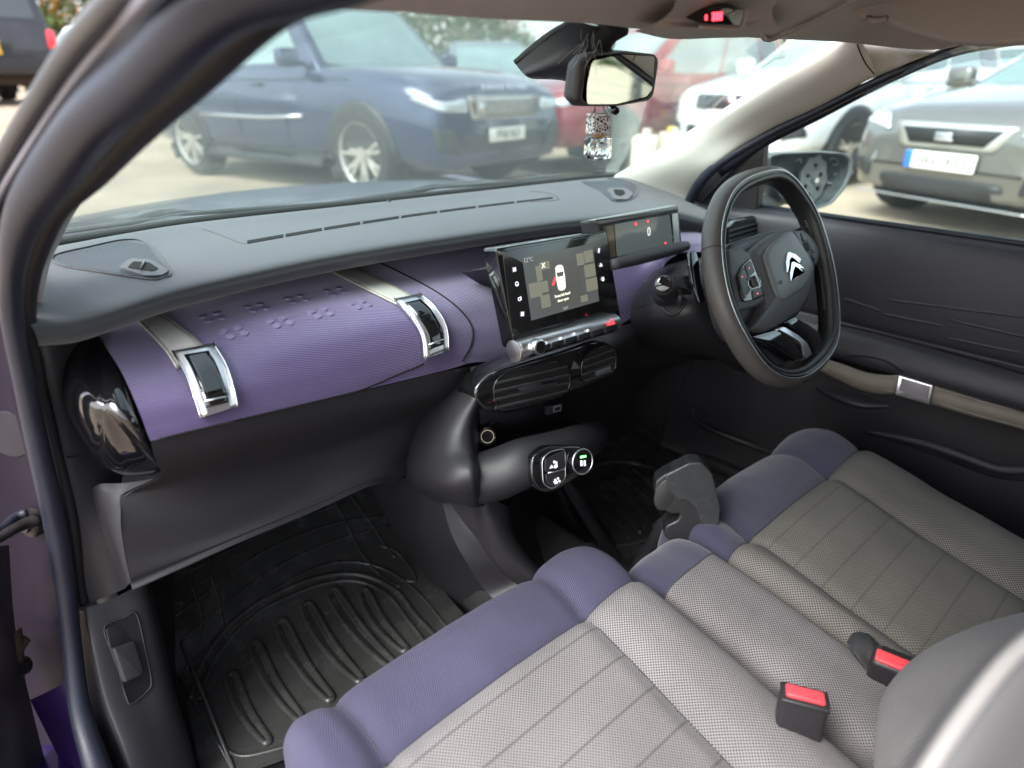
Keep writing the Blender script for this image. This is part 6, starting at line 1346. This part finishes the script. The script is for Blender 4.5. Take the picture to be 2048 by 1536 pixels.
# --- dark blue luxury 4x4
blue_m = mat('deep_blue_paint', (.010, .024, .078), .18, metal=.4, coat=1., var=.12, vscale=2)
suvst = [(-.5, .80, .45, .80), (-.485, .90, .36, 1.02), (-.42, .97, .33, 1.10), (-.25, 1., .30, 1.12), (0, 1., .30, 1.12), (.2, 1., .30, 1.11), (.30, .995, .30, 1.10), (.42, .97, .29, 1.03), (.475, .92, .28, .95), (.496, .86, .30, .90), (.5, .80, .34, .80)]
hdg = V((.19, -.98, 0)).normalized()
r1, b1_, f1_, s1_ = vehicle('parked_suv', 'dark blue luxury SUV facing the windscreen with mesh grille and white number plate', 'car', (3.02, 7.2), (hdg.x, hdg.y), 4.85, 2.0, 1.80, blue_m, suvst, (-.46, .21, -.40, .06, 1.12, .70), 2.92, .39,
  front=[('headlamp', [(.52, .74), (.86, .76), (.95, .86), (.54, .85)], lamp_m), ('headlamp', [(-.52, .74), (-.86, .76), (-.95, .86), (-.54, .85)], lamp_m), ('grille_frame', [(-.47, .685), (.47, .685), (.52, .87), (-.52, .87)], alloy_m), ('grille', [(-.43, .70), (.43, .70), (.49, .855), (-.49, .855)], cblk), ('lower_grille', [(-.55, .42), (.55, .42), (.62, .56), (-.62, .56)], cblk), ('side_intake', [(.62, .40), (.88, .46), (.90, .64), (.70, .60)], cblk), ('side_intake', [(-.62, .40), (-.88, .46), (-.90, .64), (-.70, .60)], cblk)], spokes=7)
grille_mesh(b1_, f1_, -.42, .42, .71, .845, 16, 4, alloy_m); plate(r1, b1_, f1_, 'FP68 NLP', .55)
a = Acc(); p_ = f1_(-.34, .78, 1, .03); a.add(*cyl_geo(p_-V((.02, 0, 0)), p_, .045, seg=16), None); a.make('oval_badge', silver_m, b1_, local=True)
a = Acc(); a.add(*text_geo('RANGE ROVER', .065, f1_(0, .93, 1, .02)+V((0, 0, .005)), V((0, 1, 0)), V((-.3, 0, 1)), .002, sx=1.5), None); a.make('bonnet_lettering', silver_m, b1_, False, True)
for s in (1, -1):
    a = Acc(); a.add(*tube_geo([s1_(x, .66+.03*(x > .5), s, .006) for x in (-1.0, -.4, .2, .8)], .018, seg=6, n=2), None); a.make('side_trim', silver_m, b1_, local=True)
# --- red car
redp = mat('deep_red_paint', (.24, .008, .02), .22, metal=.2, coat=1, var=.1)
hr = (-.994, .11)
hatch = [(-.5, .80, .48, .78), (-.485, .90, .36, .90), (-.42, .97, .28, .97), (-.25, 1., .24, .98), (0, 1., .23, .97), (.2, 1., .23, .96), (.30, .99, .23, .93), (.42, .95, .24, .84), (.475, .87, .24, .76), (.496, .72, .26, .66), (.5, .60, .30, .58)]
r2, b2_, f2_, s2_ = vehicle('parked_car', 'deep red hatchback parked side on behind the hanging air freshener', 'car', (6.80, 5.80), hr, 4.3, 1.85, 1.62, redp, [(a_, b_, c_+.06, d_+.10) for a_, b_, c_, d_ in hatch], (-.46, .24, -.38, .04, 1.06, .72), 2.62, .345, am=alloyd_m,
  front=[('headlamp', [(.50, .70), (.82, .74), (.84, .84), (.58, .80)], lamp_m), ('headlamp', [(-.50, .70), (-.82, .74), (-.84, .84), (-.58, .80)], lamp_m), ('grille', [(-.42, .62), (.42, .62), (.45, .76), (-.45, .76)], cblk)])
# --- white crossover
whp = mat('white_car_paint', (.74, .78, .80), .2, coat=1)
r3, b3_, f3_, s3_ = vehicle('parked_car', 'white crossover with black grille parked between the red car and the silver hatchback', 'car', (7.90, 3.66), hr, 4.4, 1.84, 1.64, whp, [(a_, b_, c_+.08, d_+.13) for a_, b_, c_, d_ in hatch], (-.46, .22, -.38, .03, 1.09, .72), 2.62, .36,
  front=[('headlamp', [(.48, .76), (.84, .80), (.88, .93), (.60, .86)], lamp_m), ('headlamp', [(-.48, .76), (-.84, .80), (-.88, .93), (-.60, .86)], lamp_m), ('grille', [(-.44, .72), (.44, .72), (.47, .86), (-.47, .86)], cblk), ('lower_grille', [(-.5, .40), (.5, .40), (.55, .56), (-.55, .56)], cblk), ('fog_lamp', [(.62, .46), (.82, .50), (.80, .60), (.64, .58)], cblk), ('fog_lamp', [(-.62, .46), (-.82, .50), (-.80, .60), (-.64, .58)], cblk)])
grille_mesh(b3_, f3_, -.4, .4, .73, .85, 10, 3, alloyd_m)
a = Acc(); p_ = f3_(0, .80, 1, .03); a.add(*cyl_geo(p_-V((.02, 0, 0)), p_, .06, seg=16), None); a.make('round_badge', silver_m, b3_, local=True)
# --- silver-grey hatchback
slp = mat('warm_silver_paint', (.17, .165, .155), .28, metal=.6, coat=1, var=.05)
h4 = V((-.94, .34, 0)).normalized()
fc = V((4.65, 1.55, 0)); c4_ = fc-h4*2.10
r4, b4_, f4_, s4_ = vehicle('parked_car', 'warm silver hatchback with trapezoid black grille and blue banded number plate', 'car', (c4_.x, c4_.y), (h4.x, h4.y), 4.26, 1.82, 1.46, slp, hatch, (-.46, .25, -.38, .02, .95, .72), 2.63, .32,
  front=[('headlamp', [(.46, .66), (.80, .70), (.84, .80), (.54, .76)], lamp_m), ('headlamp', [(-.46, .66), (-.80, .70), (-.84, .80), (-.54, .76)], lamp_m),
         ('grille_frame', [(-.34, .56), (.34, .56), (.44, .72), (-.44, .72)], mat('pale_grille_frame', (.5, .5, .48), .3, metal=.6)), ('lower_intake', [(-.52, .22), (.52, .22), (.44, .37), (-.44, .37)], cblk), ('fog_lamp', [(.56, .32), (.68, .36), (.68, .46), (.58, .44)], cblk), ('fog_lamp', [(-.56, .32), (-.68, .36), (-.68, .46), (-.58, .44)], cblk)])
P = [f4_(y, z, 1, .022) for y, z in ((-.27, .59), (.27, .59), (.36, .69), (-.36, .69))]; mk('grille_mesh', *prism_geo(P, V((1, 0, 0)), .01, 0), cblk, b4_, local=True)
plate(r4, b4_, f4_, 'HR65 KBV', .48, blue=True)
a = Acc(); p_ = f4_(0, .64, 1, .05); a.add(*box_geo(p_, (.02, .12, .055), .008), None); a.add(*box_geo(p_+V((.004, .01, -.02)), (.02, .13, .018), .006), None); a.make('grille_emblem', silver_m, b4_, local=True, ang=40)
a = Acc(); a.add(*tube_geo([f4_(y, .215-.0*abs(y), 1, .03) for y in (-.66, -.4, 0, .4, .66)], .007, seg=8, n=4), None); a.make('splitter_trim', silver_m, b4_, local=True)
# --- black 4x4 seen from behind, far left
blp = mat('grimy_black_paint', (.025, .025, .032), .35, coat=.6, var=.3, vscale=3)
h5 = V((-.10, .99, 0)).normalized(); c5 = PT(8, 200, 9.9); c5 = V((c5.x, c5.y, 0))+h5*2.3
r5, b5_, f5_, s5_ = vehicle('parked_suv', 'grimy black 4x4 seen from behind with an upright tailgate and rusty underside', 'car', (c5.x, c5.y), (h5.x, h5.y), 4.6, 1.95, 1.9, blp, [(-.5, .94, .50, 1.05), (-.49, .97, .44, 1.12), (-.42, 1, .40, 1.14), (-.2, 1., .40, 1.14), (.1, 1, .40, 1.14), (.3, 1, .40, 1.12), (.42, .97, .40, 1.06), (.48, .93, .40, .98), (.5, .85, .44, .85)], (-.485, .20, -.465, .06, 1.14, .80), 2.7, .38, glassm=cgd,
  rear=[('tail_lamp', [(.78, .80), (.92, .80), (.92, 1.06), (.80, 1.06)], tail_m), ('tail_lamp', [(-.78, .80), (-.92, .80), (-.92, 1.06), (-.80, 1.06)], tail_m), ('bumper', [(-.94, .48), (.94, .48), (.94, .66), (-.94, .66)], cblk)])
plate(r5, b5_, f5_, 'K418 TRV', .80, -1, .30, .19, .0, yel=True)
mk('rusty_underside', *box_geo((0, 0, .36), (4.0, 1.5, .16), .03), bpy.data.materials['rusty_steel'], b5_, local=True)
# --- others further back
far = [('parked_car', 'pale silver estate with a red tail lamp behind the black 4x4', (.0, 0), PT(190, 60, 15.5), (-.2, .98), mat('ice_white_paint', (.66, .70, .72), .25, coat=1), True),
       ('parked_car', 'dark grey saloon with pale roof seen over the blue SUV bonnet', (0, 0), PT(975, 100, 11.8), (-.5, -.86), mat('slate_paint', (.09, .11, .12), .2, coat=1), False),
       ('parked_car', 'white van shaped car behind the rear view mirror mount', (0, 0), PT(1130, 60, 15.5), (-.6, -.8), mat('van_white', (.7, .74, .75), .3, coat=1), False),
       ('parked_car', 'bright orange red hatchback behind the silver one', (0, 0), PT(1885, 125, 12.5), (-.8, .6), mat('orange_red_paint', (.55, .08, .03), .25, coat=1), False),
       ('parked_car', 'pale green grey car behind the white crossover', (0, 0), PT(1700, 110, 12.), (-.8, .6), mat('sage_paint', (.45, .5, .49), .25, coat=1), False),
       ('parked_car', 'white hatchback at the far right behind the silver hatchback', (0, 0), PT(2030, 90, 10.), (-.8, .6), mat('pearl_paint', (.66, .68, .68), .25, coat=1), False)]
for nm, lb, _, p, h, m, rr in far:
    vehicle(nm, lb, 'car', (p.x, p.y), V((*h, 0)).normalized().xy[:], 4.4, 1.82, 1.52, m, hatch, (-.46, .25, -.38, .02, .95, .72), 2.63, .32,
      rear=[('tail_lamp', [(.60, .78), (.84, .78), (.84, .92), (.64, .92)], tail_m), ('tail_lamp', [(-.60, .78), (-.84, .78), (-.84, .92), (-.64, .92)], tail_m)],
      front=[('headlamp', [(.46, .66), (.80, .70), (.84, .80), (.54, .76)], lamp_m), ('headlamp', [(-.46, .66), (-.80, .70), (-.84, .80), (-.54, .76)], lamp_m), ('grille', [(-.34, .56), (.34, .56), (.40, .70), (-.40, .70)], cblk)])
# --- cream jerrycans on the ground by the red car
cream = mat('cream_plastic', (.68, .64, .50), .5, var=.06)
def can(label, p, w, h, col, rz):
    z0 = gz(p[0], p[1]); r = thing('jerrycan', label, 'jerrycan', (p[0], p[1], z0), rz, 'cream jerrycans by the red car')
    mk('can_body', *box_geo((0, 0, h/2), (w, w*.7, h), .04), cream, r, local=True); mk('handle', *tube_geo([(-w*.25, 0, h-.01), (-w*.22, 0, h+.03), (w*.1, 0, h+.03), (w*.14, 0, h-.01)], .02, seg=8, n=4), cream, r, local=True)
    mk('screw_cap', *cyl_geo((w*.32, 0, h-.01), (w*.32, 0, h+.05), .04), col, r, local=True)
pA = PT(1288, 330, 6.2); pB = PT(1345, 300, 6.8)
can('cream plastic jerrycan standing nearest the windscreen edge', (pA.x, pA.y), .34, .52, cream, .6); can('cream jerrycan with yellow cap behind the other one', (pB.x, pB.y), .36, .5, mat('yellow_cap', (.75, .5, .05), .5), .9)
# --- trees and hedge at the edge of the yard
leafs = [mat('leaf_autumn_gold', (.38, .20, .03), .8, var=.4, vscale=.8), mat('leaf_green', (.07, .10, .025), .8, var=.4, vscale=.8), mat('leaf_olive', (.15, .14, .03), .8, var=.4, vscale=.8), mat('leaf_rust', (.26, .10, .03), .8, var=.4, vscale=.8)]
bark = mat('bark', (.08, .06, .045), .95, bump=1, bscale=30)
def tree(x, y, h, r, m, lab):
    z0 = gz(x, y); t = thing('tree', lab, 'tree', (x, y, z0), 0, 'trees along the yard edge')
    a = Acc(); a.add(*tube_geo([(0, 0, -.2), (.1, .05, h*.3), (-.05, .1, h*.7)], [h*.035, h*.025, h*.008], seg=8, n=4), None)
    tips = []
    for k in range(9):
        an = k*2.4; zz = h*(.25+.05*k); e = V((math.cos(an)*r*.75, math.sin(an)*r*.75, zz+h*.2)); a.add(*tube_geo([(0, 0, zz), V((e.x*.5, e.y*.5, zz+h*.12)), e], [h*.012, h*.008, h*.003], seg=5, n=3), None); tips.append(e)
    a.make('trunk', bark, t, local=True)
    vs = []; fs = []
    cl = [(V((random.gauss(0, r*.42), random.gauss(0, r*.42), h*random.uniform(.28, .95))), random.uniform(.18, .4)*r) for _ in range(34)]+[(e, r*.35) for e in tips]
    for c, cr_2 in cl:
        for _ in range(62):
            d = V((random.gauss(0, 1), random.gauss(0, 1), random.gauss(0, .8))).normalized()*cr_2*random.uniform(.5, 1.05); p = c+d; s = random.uniform(.07, .15)
            u = V((random.gauss(0, 1), random.gauss(0, 1), random.gauss(0, 1))).normalized(); w = u.cross(V((random.random(), random.random(), random.random()+.1))).normalized()
            k = len(vs); vs += [p+u*s, p+w*s*.6, p-u*s, p-w*s*.6]; fs.append((k, k+1, k+2, k+3))
    mk('crown', vs, fs, m, t, False, local=True)
names = ['gold autumn tree', 'dark green tree', 'olive green tree', 'rust coloured tree']
spots = [(-4., 34, 0, 'behind the pale silver estate'), (4.6, 35, 0, 'left of the windscreen pillar'), (7, 35, 1, 'beyond the blue SUV roof'), (12, 33, 2, 'over the dark grey saloon'), (17, 31, 1, 'behind the white van shaped car'), (22, 28, 3, 'behind the red hatchback'), (26, 24, 1, 'beyond the white crossover'), (29, 19, 2, 'over the pale green grey car'), (32, 14, 1, 'beyond the orange red hatchback'), (34, 8, 2, 'farthest right behind the silver hatchback'), (-10, 30, 1, 'farthest left of the row'), (35, 1, 3, 'outside the driver window to the rear')]
for x, y, k, w in spots: tree(x, y, random.uniform(6, 8.5), random.uniform(2.4, 3.2), leafs[k], names[k]+' '+w)
vs = []; fs = []
for i in range(26000):
    t = random.random(); an = math.radians(-35+150*t); rr2 = 30+2.5*random.gauss(0, .4); x = math.sin(an)*rr2; y = math.cos(an)*rr2; p = V((x, y, gz(x, y)+random.random()*(2.6+.7*math.sin(an*23)))); s = random.uniform(.09, .2)
    u = V((random.gauss(0, 1), random.gauss(0, 1), random.gauss(0, 1))).normalized(); w = u.cross(V((random.random(), random.random(), random.random()+.1))).normalized(); k = len(vs); vs += [p+u*s, p+w*s*.6, p-u*s, p-w*s*.6]; fs.append((k, k+1, k+2, k+3))
hg = mk('hedge', vs, fs, leafs[1], None, False); tag(hg, 'long mixed green hedge closing off the far side of the yard', 'hedge', kind='stuff')
# ================================================================== LIGHT, SKY, CAMERA
w = bpy.data.worlds.new('World'); SC.world = w; w.use_nodes = True; nt = w.node_tree; bg = nt.nodes['Background']
sky = nd(nt, 'ShaderNodeTexSky', sky_type='NISHITA'); sky.sun_disc = False
SE, SA = math.radians(52), math.radians(SUN_AZ)
sky.sun_elevation = SE; sky.sun_rotation = SA; sky.air_density = 1.; sky.dust_density = 3.; sky.ozone_density = 1.
hs = nd(nt, 'ShaderNodeHueSaturation'); hs.inputs['Saturation'].default_value = .4; nt.links.new(sky.outputs[0], hs.inputs['Color'])
tc = nd(nt, 'ShaderNodeTexCoord'); nz = nd(nt, 'ShaderNodeTexNoise'); nz.inputs['Scale'].default_value = 2.2; nz.inputs['Detail'].default_value = 8
mp_ = nd(nt, 'ShaderNodeMapping'); mp_.inputs['Scale'].default_value = (1, 1, 2.6); nt.links.new(tc.outputs['Generated'], mp_.inputs[0]); nt.links.new(mp_.outputs[0], nz.inputs['Vector'])
mr = nd(nt, 'ShaderNodeMapRange'); mr.inputs[1].default_value = .3; mr.inputs[2].default_value = .7; mr.inputs[3].default_value = .75; mr.inputs[4].default_value = 1.35; nt.links.new(nz.outputs['Fac'], mr.inputs[0])
sc_ = nd(nt, 'ShaderNodeVectorMath', operation='SCALE'); nt.links.new(hs.outputs[0], sc_.inputs[0]); nt.links.new(mr.outputs[0], sc_.inputs['Scale'])
nt.links.new(sc_.outputs[0], bg.inputs[0]); bg.inputs[1].default_value = SKY_STR
sl_ = bpy.data.lights.new('sun', 'SUN'); sl_.energy = SUN_STR; sl_.angle = math.radians(35); sl_.color = (1, .985, .965)
so = bpy.data.objects.new('sun', sl_); COL.objects.link(so)
sd_ = V((math.sin(SA)*math.cos(SE), math.cos(SA)*math.cos(SE), math.sin(SE))); so.rotation_euler = (-sd_).to_track_quat('-Z', 'Y').to_euler(); so.location = sd_*30
cam = bpy.data.cameras.new('camera'); co = bpy.data.objects.new('camera', cam); COL.objects.link(co); SC.camera = co
co.location = CAM; fwd = V((math.sin(YAW)*math.cos(PIT), math.cos(YAW)*math.cos(PIT), -math.sin(PIT))); co.rotation_euler = fwd.to_track_quat('-Z', 'Y').to_euler()
cam.sensor_width = 36; cam.lens = F/2048*36; cam.clip_start = .02; cam.clip_end = 400
cam.dof.use_dof = True; cam.dof.focus_distance = .95; cam.dof.aperture_fstop = 2.6
SC.view_settings.view_transform = 'Standard'; SC.view_settings.look = 'None'; SC.view_settings.exposure = EXPO; SC.view_settings.gamma = 1
SC.cycles.max_bounces = 10; SC.cycles.transparent_max_bounces = 12; SC.cycles.caustics_reflective = False; SC.cycles.sample_clamp_indirect = 6
